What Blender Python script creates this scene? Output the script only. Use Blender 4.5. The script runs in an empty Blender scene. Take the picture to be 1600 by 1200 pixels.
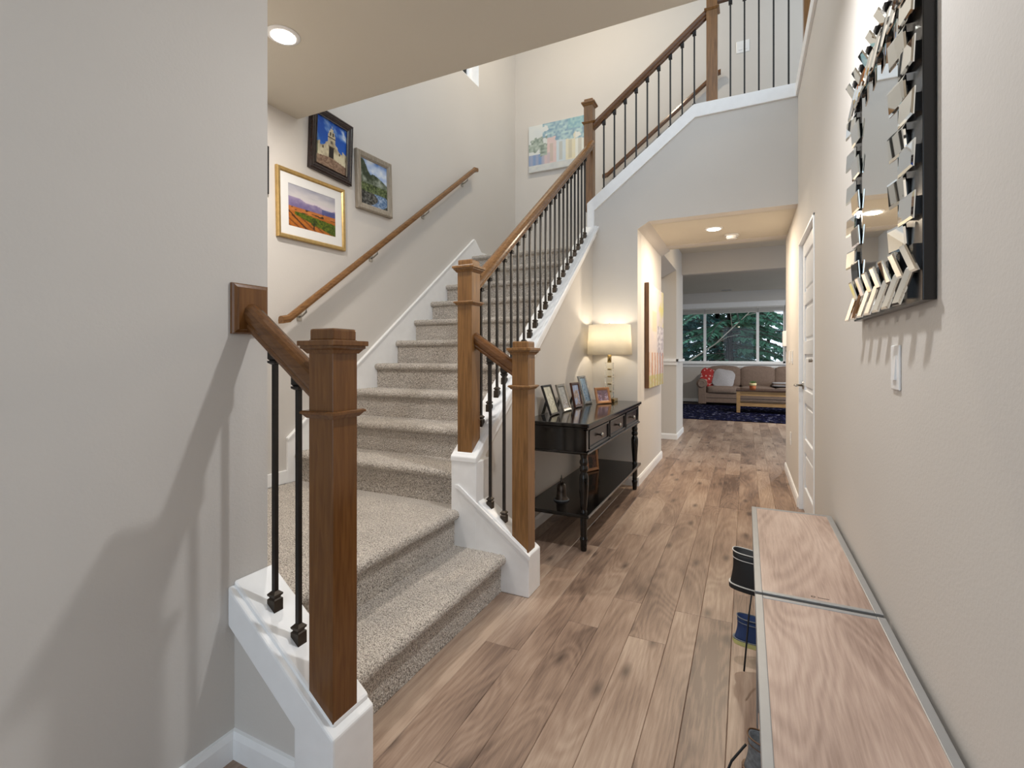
import bpy, math, random
import numpy as np
from mathutils import Vector, Matrix

rnd = random.Random(7)
nrs = np.random.RandomState(5)
scn = bpy.context.scene
col = scn.collection
R = math.radians

# ------------------------------------------------------------------ camera
EYE = 1.2
cam_d = bpy.data.cameras.new('camera')
cam_d.sensor_fit = 'HORIZONTAL'
cam_d.sensor_width = 36.0
cam_d.lens = 36.0 * 760.0 / 1600.0
cam_d.shift_y = -(600.0 - 556.5) / 1600.0
cam_d.clip_start = 0.02
cam_o = bpy.data.objects.new('camera', cam_d)
col.objects.link(cam_o)
cam_o.location = (0, 0, EYE)
cam_o.rotation_euler = (R(90), 0, math.atan(365.5 / 760.0))
scn.camera = cam_o

# ------------------------------------------------------------------ world, exposure
world = bpy.data.worlds.new('sky')
scn.world = world
world.use_nodes = True
bg = world.node_tree.nodes['Background']
bg.inputs['Color'].default_value = (0.75, 0.875, 1.0, 1)
bg.inputs['Strength'].default_value = 1.62
scn.view_settings.view_transform = 'Standard'
scn.view_settings.look = 'None'
scn.view_settings.exposure = 0.0
scn.view_settings.gamma = 1.0
scn.view_settings.use_curve_mapping = False
RECESSED_POWER = 22.0
LAMP_POWER = 4.2

# ------------------------------------------------------------------ materials
def nmat(name):
    m = bpy.data.materials.new(name); m.use_nodes = True
    nt = m.node_tree
    return m, nt, nt.nodes['Principled BSDF']

def N(nt, t, **kw):
    n = nt.nodes.new(t)
    for k, v in kw.items():
        if k.startswith('i_'):
            n.inputs[k[2:].replace('_', ' ')].default_value = v
        else:
            setattr(n, k, v)
    return n

def L(nt, a, b): nt.links.new(a, b)

def ramp(nt, fac, stops):
    r = nt.nodes.new('ShaderNodeValToRGB')
    el = r.color_ramp.elements
    while len(el) < len(stops): el.new(0.5)
    for e, (p, c) in zip(el, stops):
        e.position = p; e.color = (c[0], c[1], c[2], 1)
    L(nt, fac, r.inputs[0])
    return r.outputs[0]

def bump(nt, bsdf, height, strength=0.2, dist=0.01):
    b = N(nt, 'ShaderNodeBump'); b.inputs['Strength'].default_value = strength
    b.inputs['Distance'].default_value = dist
    L(nt, height, b.inputs['Height']); L(nt, b.outputs[0], bsdf.inputs['Normal'])

def plain(name, c, rough=0.5, metal=0.0, var=0.06, scale=20, bmp=0.0, spec=0.5):
    m, nt, b = nmat(name)
    tc = N(nt, 'ShaderNodeTexCoord')
    n = N(nt, 'ShaderNodeTexNoise'); n.inputs['Scale'].default_value = scale; n.inputs['Detail'].default_value = 4
    L(nt, tc.outputs['Object'], n.inputs['Vector'])
    lo = [max(0, x * (1 - var)) for x in c]; hi = [min(1, x * (1 + var)) for x in c]
    L(nt, ramp(nt, n.outputs[0], [(0.3, lo), (0.7, hi)]), b.inputs['Base Color'])
    b.inputs['Roughness'].default_value = rough; b.inputs['Metallic'].default_value = metal
    b.inputs['Specular IOR Level'].default_value = spec
    if bmp: bump(nt, b, n.outputs[0], bmp, 0.004)
    return m

def wallmat(name, c):
    m, nt, b = nmat(name)
    tc = N(nt, 'ShaderNodeTexCoord')
    n = N(nt, 'ShaderNodeTexNoise'); n.inputs['Scale'].default_value = 130; n.inputs['Detail'].default_value = 3
    L(nt, tc.outputs['Object'], n.inputs['Vector'])
    n2 = N(nt, 'ShaderNodeTexNoise'); n2.inputs['Scale'].default_value = 1.3; n2.inputs['Detail'].default_value = 2
    L(nt, tc.outputs['Object'], n2.inputs['Vector'])
    L(nt, ramp(nt, n2.outputs[0], [(0.3, [x * 0.98 for x in c]), (0.7, [x * 1.02 for x in c])]), b.inputs['Base Color'])
    b.inputs['Roughness'].default_value = 0.75
    b.inputs['Specular IOR Level'].default_value = 0.25
    bump(nt, b, n.outputs[0], 0.13, 0.004)
    return m

def wood(name, c1, c2, axis='Z', scale=1.0, rough=0.35, stretch=14, bmp=0.05, coat=0.0):
    m, nt, b = nmat(name)
    tc = N(nt, 'ShaderNodeTexCoord')
    mp = N(nt, 'ShaderNodeMapping')
    s = [stretch * scale] * 3; s['XYZ'.index(axis)] = 1.0 * scale
    mp.inputs['Scale'].default_value = s
    L(nt, tc.outputs['Object'], mp.inputs['Vector'])
    n = N(nt, 'ShaderNodeTexNoise'); n.inputs['Scale'].default_value = 6; n.inputs['Detail'].default_value = 6; n.inputs['Distortion'].default_value = 0.8
    L(nt, mp.outputs[0], n.inputs['Vector'])
    L(nt, ramp(nt, n.outputs[0], [(0.3, c1), (0.7, c2)]), b.inputs['Base Color'])
    b.inputs['Roughness'].default_value = rough
    b.inputs['Coat Weight'].default_value = coat; b.inputs['Coat Roughness'].default_value = 0.15
    if bmp: bump(nt, b, n.outputs[0], bmp, 0.002)
    return m

def oak_mat(name, cols, rough=0.3, per_object=True, knots=True, ring=0.05):
    m, nt, b = nmat(name)
    tc = N(nt, 'ShaderNodeTexCoord'); oi = N(nt, 'ShaderNodeObjectInfo')
    off = N(nt, 'ShaderNodeVectorMath', operation='SCALE'); off.inputs[0].default_value = (17.3, 41.7, 9.1)
    L(nt, oi.outputs['Random'], off.inputs['Scale'])
    add = N(nt, 'ShaderNodeVectorMath', operation='ADD')
    L(nt, tc.outputs['Object'], add.inputs[0]); L(nt, off.outputs[0], add.inputs[1])
    warp = N(nt, 'ShaderNodeTexNoise'); warp.inputs['Scale'].default_value = 3.0; warp.inputs['Detail'].default_value = 2
    mpw = N(nt, 'ShaderNodeMapping'); mpw.inputs['Scale'].default_value = (2.0, 0.6, 1)
    L(nt, add.outputs[0], mpw.inputs['Vector']); L(nt, mpw.outputs[0], warp.inputs['Vector'])
    # cathedral rings: sine of a warped coordinate
    mpx = N(nt, 'ShaderNodeMapping'); mpx.inputs['Scale'].default_value = (4.0, 0.7, 1)
    L(nt, add.outputs[0], mpx.inputs['Vector'])
    big = N(nt, 'ShaderNodeTexNoise'); big.inputs['Scale'].default_value = 1.1; big.inputs['Detail'].default_value = 1.5; big.inputs['Distortion'].default_value = 0.6
    L(nt, mpx.outputs[0], big.inputs['Vector'])
    rings = N(nt, 'ShaderNodeMath', operation='MULTIPLY'); rings.inputs[1].default_value = 120
    L(nt, big.outputs[0], rings.inputs[0])
    sn = N(nt, 'ShaderNodeMath', operation='SINE'); L(nt, rings.outputs[0], sn.inputs[0])
    fine = N(nt, 'ShaderNodeTexNoise'); fine.inputs['Scale'].default_value = 5; fine.inputs['Detail'].default_value = 8; fine.inputs['Roughness'].default_value = 0.65
    mpf = N(nt, 'ShaderNodeMapping'); mpf.inputs['Scale'].default_value = (30, 1.6, 1)
    L(nt, add.outputs[0], mpf.inputs['Vector']); L(nt, mpf.outputs[0], fine.inputs['Vector'])
    fs = N(nt, 'ShaderNodeMath', operation='MULTIPLY_ADD'); fs.inputs[1].default_value = 0.52; fs.inputs[2].default_value = 0.25
    L(nt, fine.outputs[0], fs.inputs[0])
    f1 = N(nt, 'ShaderNodeMath', operation='MULTIPLY_ADD'); f1.inputs[1].default_value = ring
    L(nt, sn.outputs[0], f1.inputs[0]); L(nt, fs.outputs[0], f1.inputs[2])
    f2 = N(nt, 'ShaderNodeMath', operation='MULTIPLY_ADD'); f2.inputs[1].default_value = 0.75
    sub = N(nt, 'ShaderNodeMath', operation='SUBTRACT'); sub.inputs[1].default_value = 0.5
    L(nt, warp.outputs[0], sub.inputs[0]); L(nt, sub.outputs[0], f2.inputs[0]); L(nt, f1.outputs[0], f2.inputs[2])
    if per_object:
        f3 = N(nt, 'ShaderNodeMath', operation='MULTIPLY_ADD'); f3.inputs[1].default_value = 0.26
        s3 = N(nt, 'ShaderNodeMath', operation='SUBTRACT'); s3.inputs[1].default_value = 0.5
        L(nt, oi.outputs['Random'], s3.inputs[0]); L(nt, s3.outputs[0], f3.inputs[0]); L(nt, f2.outputs[0], f3.inputs[2])
        fac = f3.outputs[0]
    else:
        fac = f2.outputs[0]
    colr = ramp(nt, fac, cols)
    if knots:
        v = N(nt, 'ShaderNodeTexVoronoi'); v.voronoi_dimensions = '2D'; v.inputs['Scale'].default_value = 1.0
        mpv = N(nt, 'ShaderNodeMapping'); mpv.inputs['Scale'].default_value = (4.2, 1.5, 0.01)
        L(nt, add.outputs[0], mpv.inputs['Vector']); L(nt, mpv.outputs[0], v.inputs['Vector'])
        kf = ramp(nt, v.outputs['Distance'], [(0.015, (1, 1, 1)), (0.11, (0, 0, 0))])
        mx = N(nt, 'ShaderNodeMixRGB', blend_type='MIX'); mx.inputs[2].default_value = (cols[0][1][0] * 0.42, cols[0][1][1] * 0.42, cols[0][1][2] * 0.45, 1)
        mu = N(nt, 'ShaderNodeMath', operation='MULTIPLY'); mu.inputs[1].default_value = 0.75
        L(nt, kf, mu.inputs[0]); L(nt, mu.outputs[0], mx.inputs[0]); L(nt, colr, mx.inputs[1])
        colr = mx.outputs[0]
    L(nt, colr, b.inputs['Base Color'])
    b.inputs['Roughness'].default_value = rough
    bump(nt, b, fine.outputs[0], 0.06, 0.002)
    return m

def carpet_mat(name, dark, light, scale=260):
    m, nt, b = nmat(name)
    tc = N(nt, 'ShaderNodeTexCoord')
    n = N(nt, 'ShaderNodeTexNoise'); n.inputs['Scale'].default_value = scale; n.inputs['Detail'].default_value = 2; n.inputs['Roughness'].default_value = 0.6
    L(nt, tc.outputs['Object'], n.inputs['Vector'])
    n2 = N(nt, 'ShaderNodeTexNoise'); n2.inputs['Scale'].default_value = 5; n2.inputs['Detail'].default_value = 3
    L(nt, tc.outputs['Object'], n2.inputs['Vector'])
    c = ramp(nt, n.outputs[0], [(0.36, dark), (0.60, light)])
    mx = N(nt, 'ShaderNodeMixRGB', blend_type='MULTIPLY'); mx.inputs[0].default_value = 1.0
    L(nt, c, mx.inputs[1]); L(nt, ramp(nt, n2.outputs[0], [(0.3, (0.86, 0.86, 0.86)), (0.7, (1, 1, 1))]), mx.inputs[2])
    L(nt, mx.outputs[0], b.inputs['Base Color'])
    b.inputs['Roughness'].default_value = 0.95
    b.inputs['Specular IOR Level'].default_value = 0.1
    b.inputs['Sheen Weight'].default_value = 0.25
    bump(nt, b, n.outputs[0], 0.9, 0.006)
    return m

def emit_mat(name, c, s):
    m, nt, b = nmat(name)
    b.inputs['Base Color'].default_value = (*c, 1)
    b.inputs['Emission Color'].default_value = (*c, 1); b.inputs['Emission Strength'].default_value = s
    return m

def print_mat(name, rough=0.5, spec=0.4):
    m, nt, b = nmat(name)
    a = N(nt, 'ShaderNodeVertexColor'); a.layer_name = 'print'
    L(nt, a.outputs[0], b.inputs['Base Color'])
    b.inputs['Roughness'].default_value = rough; b.inputs['Specular IOR Level'].default_value = spec
    return m

def glass_mat(name, tint=(1, 1, 1), refl=0.06):
    m = bpy.data.materials.new(name); m.use_nodes = True
    nt = m.node_tree; nt.nodes.clear()
    o = N(nt, 'ShaderNodeOutputMaterial'); mix = N(nt, 'ShaderNodeMixShader')
    t = N(nt, 'ShaderNodeBsdfTransparent'); g = N(nt, 'ShaderNodeBsdfGlossy')
    t.inputs[0].default_value = (*tint, 1); g.inputs['Roughness'].default_value = 0.01
    fr = N(nt, 'ShaderNodeFresnel'); fr.inputs[0].default_value = 1.30
    L(nt, fr.outputs[0], mix.inputs[0])
    L(nt, t.outputs[0], mix.inputs[1]); L(nt, g.outputs[0], mix.inputs[2]); L(nt, mix.outputs[0], o.inputs[0])
    return m

def crystal_mat(name):
    m, nt, b = nmat(name)
    b.inputs['Base Color'].default_value = (0.96, 0.95, 0.88, 1)
    b.inputs['Transmission Weight'].default_value = 1.0; b.inputs['Roughness'].default_value = 0.02; b.inputs['IOR'].default_value = 1.45
    return m

def shade_mat(name):
    m = bpy.data.materials.new(name); m.use_nodes = True
    nt = m.node_tree; nt.nodes.clear()
    o = N(nt, 'ShaderNodeOutputMaterial'); mix = N(nt, 'ShaderNodeMixShader')
    d = N(nt, 'ShaderNodeBsdfDiffuse'); t = N(nt, 'ShaderNodeBsdfTranslucent')
    tc = N(nt, 'ShaderNodeTexCoord'); n = N(nt, 'ShaderNodeTexNoise'); n.inputs['Scale'].default_value = 300
    L(nt, tc.outputs['Object'], n.inputs['Vector'])
    c = ramp(nt, n.outputs[0], [(0.3, (0.80, 0.75, 0.66)), (0.7, (0.88, 0.84, 0.75))])
    L(nt, c, d.inputs[0]); L(nt, c, t.inputs[0])
    mix.inputs[0].default_value = 0.5
    L(nt, d.outputs[0], mix.inputs[1]); L(nt, t.outputs[0], mix.inputs[2]); L(nt, mix.outputs[0], o.inputs[0])
    return m

M = {}
M['wall'] = wallmat('wall_paint', (0.65, 0.615, 0.575))
M['ceil'] = wallmat('ceiling_paint', (0.64, 0.595, 0.51))
M['white'] = plain('white_trim_paint', (0.92, 0.92, 0.92), 0.35, var=0.02)
M['door'] = plain('door_paint', (0.78, 0.80, 0.83), 0.35, var=0.02)
M['plastic'] = plain('white_plastic', (0.84, 0.84, 0.84), 0.3, var=0.01)
M['newel'] = wood('newel_oak_stain', (0.15, 0.068, 0.019), (0.29, 0.138, 0.042), 'Z', 1.0, 0.3, 16, 0.06)
M['newel_dark'] = wood('newel_dark_stain', (0.12, 0.047, 0.012), (0.19, 0.079, 0.022), 'Z', 1.0, 0.22, 12, 0.02)
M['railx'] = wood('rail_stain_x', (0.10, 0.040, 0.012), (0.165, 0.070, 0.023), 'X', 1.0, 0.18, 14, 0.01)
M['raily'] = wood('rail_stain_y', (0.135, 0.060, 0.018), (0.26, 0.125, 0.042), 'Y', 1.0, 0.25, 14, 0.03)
M['iron'] = plain('baluster_bronze', (0.014, 0.011, 0.009), 0.4, 0.2, 0.2, 60)
M['shoe_iron'] = plain('baluster_shoe_bronze', (0.050, 0.038, 0.028), 0.38, 0.6, 0.2, 60)
M['carpet'] = carpet_mat('carpet_pile', (0.20, 0.17, 0.14), (0.78, 0.71, 0.635), 200)
M['oak_floor'] = oak_mat('oak_plank', [(0.25, (0.135, 0.086, 0.064)), (0.50, (0.315, 0.215, 0.158)), (0.78, (0.49, 0.37, 0.285))], 0.38, ring=0.045)
M['subfloor'] = plain('floor_base', (0.06, 0.04, 0.03), 0.8)
M['laminate'] = oak_mat('pale_oak_laminate', [(0.25, (0.24, 0.160, 0.128)), (0.5, (0.42, 0.305, 0.250)), (0.75, (0.58, 0.455, 0.385))], 0.42, False, False, 0.05)
M['silver'] = plain('silver_frame', (0.34, 0.345, 0.35), 0.38, 0.35, 0.03)
M['black_gap'] = plain('black_rubber', (0.010, 0.010, 0.010), 0.7)
M['black_lacquer'] = plain('black_lacquer', (0.006, 0.005, 0.0045), 0.10, 0, 0.3, 30)
M['drawer'] = plain('espresso_drawer', (0.022, 0.014, 0.012), 0.22, 0, 0.3, 30)
M['nickel'] = plain('satin_nickel', (0.42, 0.40, 0.37), 0.28, 1.0, 0.04)
M['mirror'] = plain('mirror_glass', (0.88, 0.90, 0.89), 0.015, 1.0, 0.005)
M['mirror_back'] = plain('mirror_black_backing', (0.006, 0.005, 0.005), 0.2)
M['mirror_edge'] = plain('mirror_edge_glass', (0.10, 0.15, 0.14), 0.1, 0.2)
M['print'] = print_mat('photo_print', 0.35)
M['canvas'] = print_mat('canvas_print', 0.8, 0.2)
M['gold'] = plain('gold_frame', (0.56, 0.38, 0.15), 0.3, 0.75, 0.12, 40)
M['black_frame'] = plain('black_walnut_frame', (0.022, 0.010, 0.008), 0.22, 0, 0.3, 40)
M['grey_frame'] = wood('weathered_grey_frame', (0.24, 0.20, 0.155), (0.40, 0.35, 0.28), 'Z', 2, 0.6, 10)
M['mat_board'] = plain('mat_board', (0.80, 0.79, 0.77), 0.8, var=0.01)
M['rawwood'] = wood('canvas_side_wood', (0.10, 0.045, 0.018), (0.19, 0.09, 0.035), 'Z', 1, 0.6, 10)
M['brass'] = plain('lamp_brass', (0.50, 0.38, 0.18), 0.25, 1.0, 0.05)
M['crystal'] = crystal_mat('lamp_crystal')
M['shade'] = shade_mat('lamp_shade_linen')
M['photo_black'] = plain('frame_black', (0.012, 0.010, 0.010), 0.3)
M['photo_pewter'] = plain('frame_pewter', (0.30, 0.28, 0.24), 0.3, 0.7, 0.15, 60)
M['photo_cherry'] = plain('frame_cherry', (0.055, 0.016, 0.010), 0.25, 0, 0.2, 30)
M['photo_silver'] = plain('frame_silver_mosaic', (0.34, 0.36, 0.37), 0.25, 0.7, 0.6, 160)
M['photo_orange'] = wood('frame_orange_wood', (0.36, 0.15, 0.055), (0.50, 0.235, 0.10), 'X', 1, 0.4, 8)
M['emit_warm'] = emit_mat('recessed_lens', (1.0, 0.93, 0.82), 14.0)
M['sofa'] = plain('sofa_suede', (0.215, 0.150, 0.115), 0.85, 0, 0.10, 25)
M['sofa_top'] = plain('sofa_cushion_suede', (0.235, 0.170, 0.135), 0.85, 0, 0.10, 25)
M['pillow_grey'] = plain('pillow_grey', (0.42, 0.40, 0.41), 0.9, 0, 0.12, 60)
M['honey'] = wood('honey_wood', (0.36, 0.20, 0.08), (0.52, 0.32, 0.14), 'X', 1, 0.4, 8)
M['dark_top'] = wood('dark_table_top', (0.035, 0.016, 0.010), (0.07, 0.032, 0.02), 'X', 1, 0.2, 8)
M['leaf'] = plain('leaf_green', (0.06, 0.13, 0.03), 0.6, 0, 0.3, 30)
M['needle'] = plain('conifer_green', (0.085, 0.23, 0.145), 0.7, 0, 0.6, 3)
M['needle2'] = plain('conifer_bluegreen', (0.060, 0.175, 0.165), 0.7, 0, 0.6, 3)
M['bark'] = plain('bark', (0.075, 0.060, 0.052), 0.9, 0, 0.4, 12)
M['soil'] = plain('yard_ground', (0.05, 0.06, 0.03), 0.95, 0, 0.4, 3)
M['window_glass'] = glass_mat('window_glass')
M['blind'] = plain('blind_slats', (0.62, 0.60, 0.57), 0.6, var=0.02)
M['shoe_black'] = plain('shoe_black_canvas', (0.010, 0.010, 0.011), 0.6)
M['shoe_white'] = plain('shoe_white_trim', (0.62, 0.60, 0.56), 0.5)
M['shoe_navy'] = plain('shoe_navy_mesh', (0.02, 0.045, 0.14), 0.7)
M['shoe_grey'] = plain('shoe_grey_mesh', (0.17, 0.18, 0.19), 0.8, 0, 0.3, 120)
M['shoe_yellow'] = plain('shoe_yellow_sole', (0.58, 0.56, 0.22), 0.6)
M['shoe_brown'] = plain('shoe_brown_leather', (0.15, 0.075, 0.035), 0.5)
M['bell'] = plain('bell_bronze', (0.075, 0.060, 0.050), 0.28, 0.8, 0.5, 40)
M['terracotta'] = plain('terracotta', (0.52, 0.16, 0.06), 0.7, 0, 0.15)
M['cream'] = plain('cream_glaze', (0.60, 0.50, 0.26), 0.5)

def pillow_red():
    m, nt, b = nmat('pillow_red_print')
    tc = N(nt, 'ShaderNodeTexCoord'); v = N(nt, 'ShaderNodeTexVoronoi'); v.inputs['Scale'].default_value = 16
    L(nt, tc.outputs['Object'], v.inputs['Vector'])
    L(nt, ramp(nt, v.outputs['Distance'], [(0.25, (0.55, 0.45, 0.42)), (0.38, (0.42, 0.03, 0.025)), (0.8, (0.30, 0.02, 0.02))]), b.inputs['Base Color'])
    b.inputs['Roughness'].default_value = 0.85
    return m
M['pillow_red'] = pillow_red()

def rug_mat():
    m, nt, b = nmat('rug_shag')
    tc = N(nt, 'ShaderNodeTexCoord')
    n = N(nt, 'ShaderNodeTexNoise'); n.inputs['Scale'].default_value = 11; n.inputs['Detail'].default_value = 3; n.inputs['Roughness'].default_value = 0.7
    L(nt, tc.outputs['Object'], n.inputs['Vector'])
    L(nt, ramp(nt, n.outputs[0], [(0.42, (0.0015, 0.0015, 0.004)), (0.52, (0.003, 0.004, 0.024)), (0.60, (0.007, 0.009, 0.055)), (0.66, (0.25, 0.25, 0.30))]), b.inputs['Base Color']); b.inputs['Specular IOR Level'].default_value = 0.05
    b.inputs['Roughness'].default_value = 0.95
    bump(nt, b, n.outputs[0], 1.0, 0.02)
    return m
M['rug'] = rug_mat()

# ------------------------------------------------------------------ mesh helpers
class MB:
    def __init__(s): s.v = []; s.f = []; s.sm = False
    def add(s, v, f):
        b = len(s.v); s.v += [tuple(map(float, p)) for p in v]; s.f += [tuple(i + b for i in q) for q in f]; return s
    def box(s, x0, x1, y0, y1, z0, z1):
        return s.add([(x0, y0, z0), (x1, y0, z0), (x1, y1, z0), (x0, y1, z0), (x0, y0, z1), (x1, y0, z1), (x1, y1, z1), (x0, y1, z1)],
                     [(0, 3, 2, 1), (4, 5, 6, 7), (0, 1, 5, 4), (1, 2, 6, 5), (2, 3, 7, 6), (3, 0, 4, 7)])
    def prism(s, poly, axis, a, b):
        """polygon in the two remaining axes (in order), extruded along axis from a to b"""
        def pt(p, t):
            q = list(p); q.insert('xyz'.index(axis), t); return q
        n = len(poly)
        v = [pt(p, a) for p in poly] + [pt(p, b) for p in poly]
        f = [tuple(range(n)), tuple(range(2 * n - 1, n - 1, -1))] + [(i, n + i, n + (i + 1) % n, (i + 1) % n) for i in range(n)]
        return s.add(v, f)
    def frustum(s, cx, cy, z0, z1, a0, a1):
        v = [(cx + sx * a, cy + sy * a, z) for z, a in ((z0, a0), (z1, a1)) for sx, sy in ((-1, -1), (1, -1), (1, 1), (-1, 1))]
        return s.add(v, [(0, 3, 2, 1), (4, 5, 6, 7), (0, 1, 5, 4), (1, 2, 6, 5), (2, 3, 7, 6), (3, 0, 4, 7)])
    def lathe(s, prof, n=20, c=(0, 0, 0), sx=1, sy=1):
        v = []; f = []
        for r, z in prof:
            for i in range(n):
                a = 2 * math.pi * i / n
                v.append((c[0] + sx * r * math.cos(a), c[1] + sy * r * math.sin(a), c[2] + z))
        for j in range(len(prof) - 1):
            for i in range(n):
                k = (i + 1) % n
                f.append((j * n + i, j * n + k, (j + 1) * n + k, (j + 1) * n + i))
        f.append(tuple(range(n - 1, -1, -1))); f.append(tuple((len(prof) - 1) * n + i for i in range(n)))
        s.add(v, f); s.sm = True; return s
    def tube(s, pts, r, n=8, cap=True):
        pts = [Vector(p) for p in pts]; rr = r if isinstance(r, (list, tuple)) else [r] * len(pts)
        v = []; f = []
        for i, p in enumerate(pts):
            d = (pts[min(i + 1, len(pts) - 1)] - pts[max(i - 1, 0)]).normalized()
            u = d.cross(Vector((0, 0, 1)))
            if u.length < 1e-3: u = d.cross(Vector((1, 0, 0)))
            u.normalize(); w = u.cross(d)
            for k in range(n):
                a = 2 * math.pi * k / n
                v.append(p + u * rr[i] * math.cos(a) + w * rr[i] * math.sin(a))
        for i in range(len(pts) - 1):
            for k in range(n):
                k2 = (k + 1) % n
                f.append((i * n + k, i * n + k2, (i + 1) * n + k2, (i + 1) * n + k))
        if cap:
            f.append(tuple(range(n - 1, -1, -1))); f.append(tuple((len(pts) - 1) * n + k for k in range(n)))
        s.add(v, f); s.sm = True; return s
    def sweep(s, prof, a, b, side):
        """profile (side, up) carried from a to b, plumb-cut ends"""
        a = Vector(a); b = Vector(b); sd = Vector(side); n = len(prof)
        v = [p + sd * q[0] + Vector((0, 0, q[1])) for p in (a, b) for q in prof]
        f = [tuple(range(n)), tuple(range(2 * n - 1, n - 1, -1))] + [(i, n + i, n + (i + 1) % n, (i + 1) % n) for i in range(n)]
        return s.add(v, f)
    def mesh(s, name):
        me = bpy.data.meshes.new(name); me.from_pydata(s.v, [], s.f); me.update()
        import bmesh
        bm = bmesh.new(); bm.from_mesh(me); bmesh.ops.recalc_face_normals(bm, faces=bm.faces); bm.to_mesh(me); bm.free()
        if s.sm:
            me.polygons.foreach_set('use_smooth', [len(p.vertices) <= 4 for p in me.polygons])
        return me

def link(o): col.objects.link(o); return o

def put(name, mesh, mat, parent=None, loc=(0, 0, 0), rot=(0, 0, 0), bevel=0.0, world=True, seg=2, smooth_angle=None):
    if isinstance(mesh, MB): mesh = mesh.mesh(name)
    if mat is not None and not mesh.materials: mesh.materials.append(M[mat] if isinstance(mat, str) else mat)
    o = link(bpy.data.objects.new(name, mesh))
    l = Vector(loc)
    if parent is not None:
        o.parent = parent
        if world:
            p = parent
            while p is not None:
                l = l - p.location; p = p.parent
    o.location = l; o.rotation_euler = rot
    if bevel:
        m = o.modifiers.new('bevel', 'BEVEL'); m.width = bevel; m.segments = seg; m.limit_method = 'ANGLE'; m.angle_limit = R(35)
        m.harden_normals = False
    return o

def thing(name, label, cat, loc=(0, 0, 0), rot=(0, 0, 0), group=None):
    o = link(bpy.data.objects.new(name, None)); o.empty_display_size = 0.05
    o.location = loc; o.rotation_euler = rot
    o['label'] = label; o['category'] = cat
    if group: o['group'] = group
    return o

def tag(o, label, cat, group=None, kind=None):
    o['label'] = label; o['category'] = cat
    if group: o['group'] = group
    if kind: o['kind'] = kind
    return o

def struct(o, label, cat):
    o['kind'] = 'structure'; o['label'] = label; o['category'] = cat; return o

def copy_tree(o, parent=None, kids=None):
    ch = list(o.children)
    c = link(o.copy()); c.parent = parent
    for k in ch: copy_tree(k, c)
    return c

def grid_print(name, w, h, fn, nx, nz, mat, parent, y=0.0, zc=0.0, xc=0.0, world=False, thick=0.0):
    """flat colour print in the local XZ plane facing -Y, colour fn(u, v) in linear-ish sRGB"""
    us = np.linspace(0, 1, nx + 1); vs = np.linspace(0, 1, nz + 1)
    verts = [(xc + (u - 0.5) * w, y, zc + (v - 0.5) * h) for v in vs for u in us]
    faces = [(j * (nx + 1) + i, j * (nx + 1) + i + 1, (j + 1) * (nx + 1) + i + 1, (j + 1) * (nx + 1) + i) for j in range(nz) for i in range(nx)]
    me = bpy.data.meshes.new(name); me.from_pydata(verts, [], faces); me.update()
    ca = me.color_attributes.new('print', 'FLOAT_COLOR', 'POINT')
    cols = []
    for v in vs:
        for u in us:
            c = fn(u, v)
            cols += [max(0, c[0]) ** 2.2, max(0, c[1]) ** 2.2, max(0, c[2]) ** 2.2, 1]
    ca.data.foreach_set('color', cols)
    return put(name, me, mat, parent, (0, 0, 0) if not world else (0, 0, 0), world=False)

def mixc(a, b, t):
    t = max(0, min(1, t)); return tuple(x + (y - x) * t for x, y in zip(a, b))

_perm = nrs.rand(64, 64)
def vn(x, y):
    xi, yi = int(math.floor(x)), int(math.floor(y)); fx, fy = x - xi, y - yi
    fx = fx * fx * (3 - 2 * fx); fy = fy * fy * (3 - 2 * fy)
    g = lambda a, b: _perm[a % 64, b % 64]
    return (g(xi, yi) * (1 - fx) + g(xi + 1, yi) * fx) * (1 - fy) + (g(xi, yi + 1) * (1 - fx) + g(xi + 1, yi + 1) * fx) * fy
def fbm(x, y, o=3):
    s = 0; a = 0.5
    for k in range(o): s += a * vn(x * 2 ** k + 7.3 * k, y * 2 ** k + 3.1 * k); a *= 0.5
    return s / (1 - 0.5 ** o)

# ------------------------------------------------------------------ setting: key positions (metres)
XL, XR = -2.68, 0.38          # picture wall, right wall
XW = -1.388                   # big left wall
YOPEN = 2.29                  # edge of the stairwell opening in the foyer ceiling
ZC = 2.77                     # foyer ceiling
YH = 4.555                    # wall over the hall passage
XH = -0.903                   # left wall of the hall
YF = 5.67                     # far wall of the stairwell
ZU = 3.23                     # upper floor
ZTOP = 5.70
YB = 13.7                     # living room back wall

# ---- floor with planks
f = put('floor', MB().box(-4.2, 4.2, -2.6, 13.9, -0.08, -0.012), 'subfloor')
struct(f, 'brown knotty oak plank floor of hall and foyer', 'floor')
pw = 0.138
plank_meshes = {}
def plank(x0, w, y0, y1):
    key = (round(w, 4), round(y1 - y0, 2))
    if key not in plank_meshes:
        b = 0.0018; ln = key[1]
        v = [(0, 0, -0.012), (w, 0, -0.012), (w, ln, -0.012), (0, ln, -0.012), (0, 0, -b), (w, 0, -b), (w, ln, -b), (0, ln, -b),
             (b, b, 0), (w - b, b, 0), (w - b, ln - b, 0), (b, ln - b, 0)]
        m = MB().add(v, [(0, 1, 5, 4), (1, 2, 6, 5), (2, 3, 7, 6), (3, 0, 4, 7), (4, 5, 9, 8), (5, 6, 10, 9), (6, 7, 11, 10), (7, 4, 8, 11), (8, 9, 10, 11)])
        plank_meshes[key] = m.mesh('plank')
    put('plank', plank_meshes[key], 'oak_floor', f, (x0, y0, 0))
wid = []
x = -1.66
k = 0
wseq = [0.135, 0.135, 0.155, 0.110, 0.135, 0.155, 0.110]
while x < 1.75:
    w = wseq[k % len(wseq)]; wid.append((x, w)); x += w; k += 1
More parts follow.
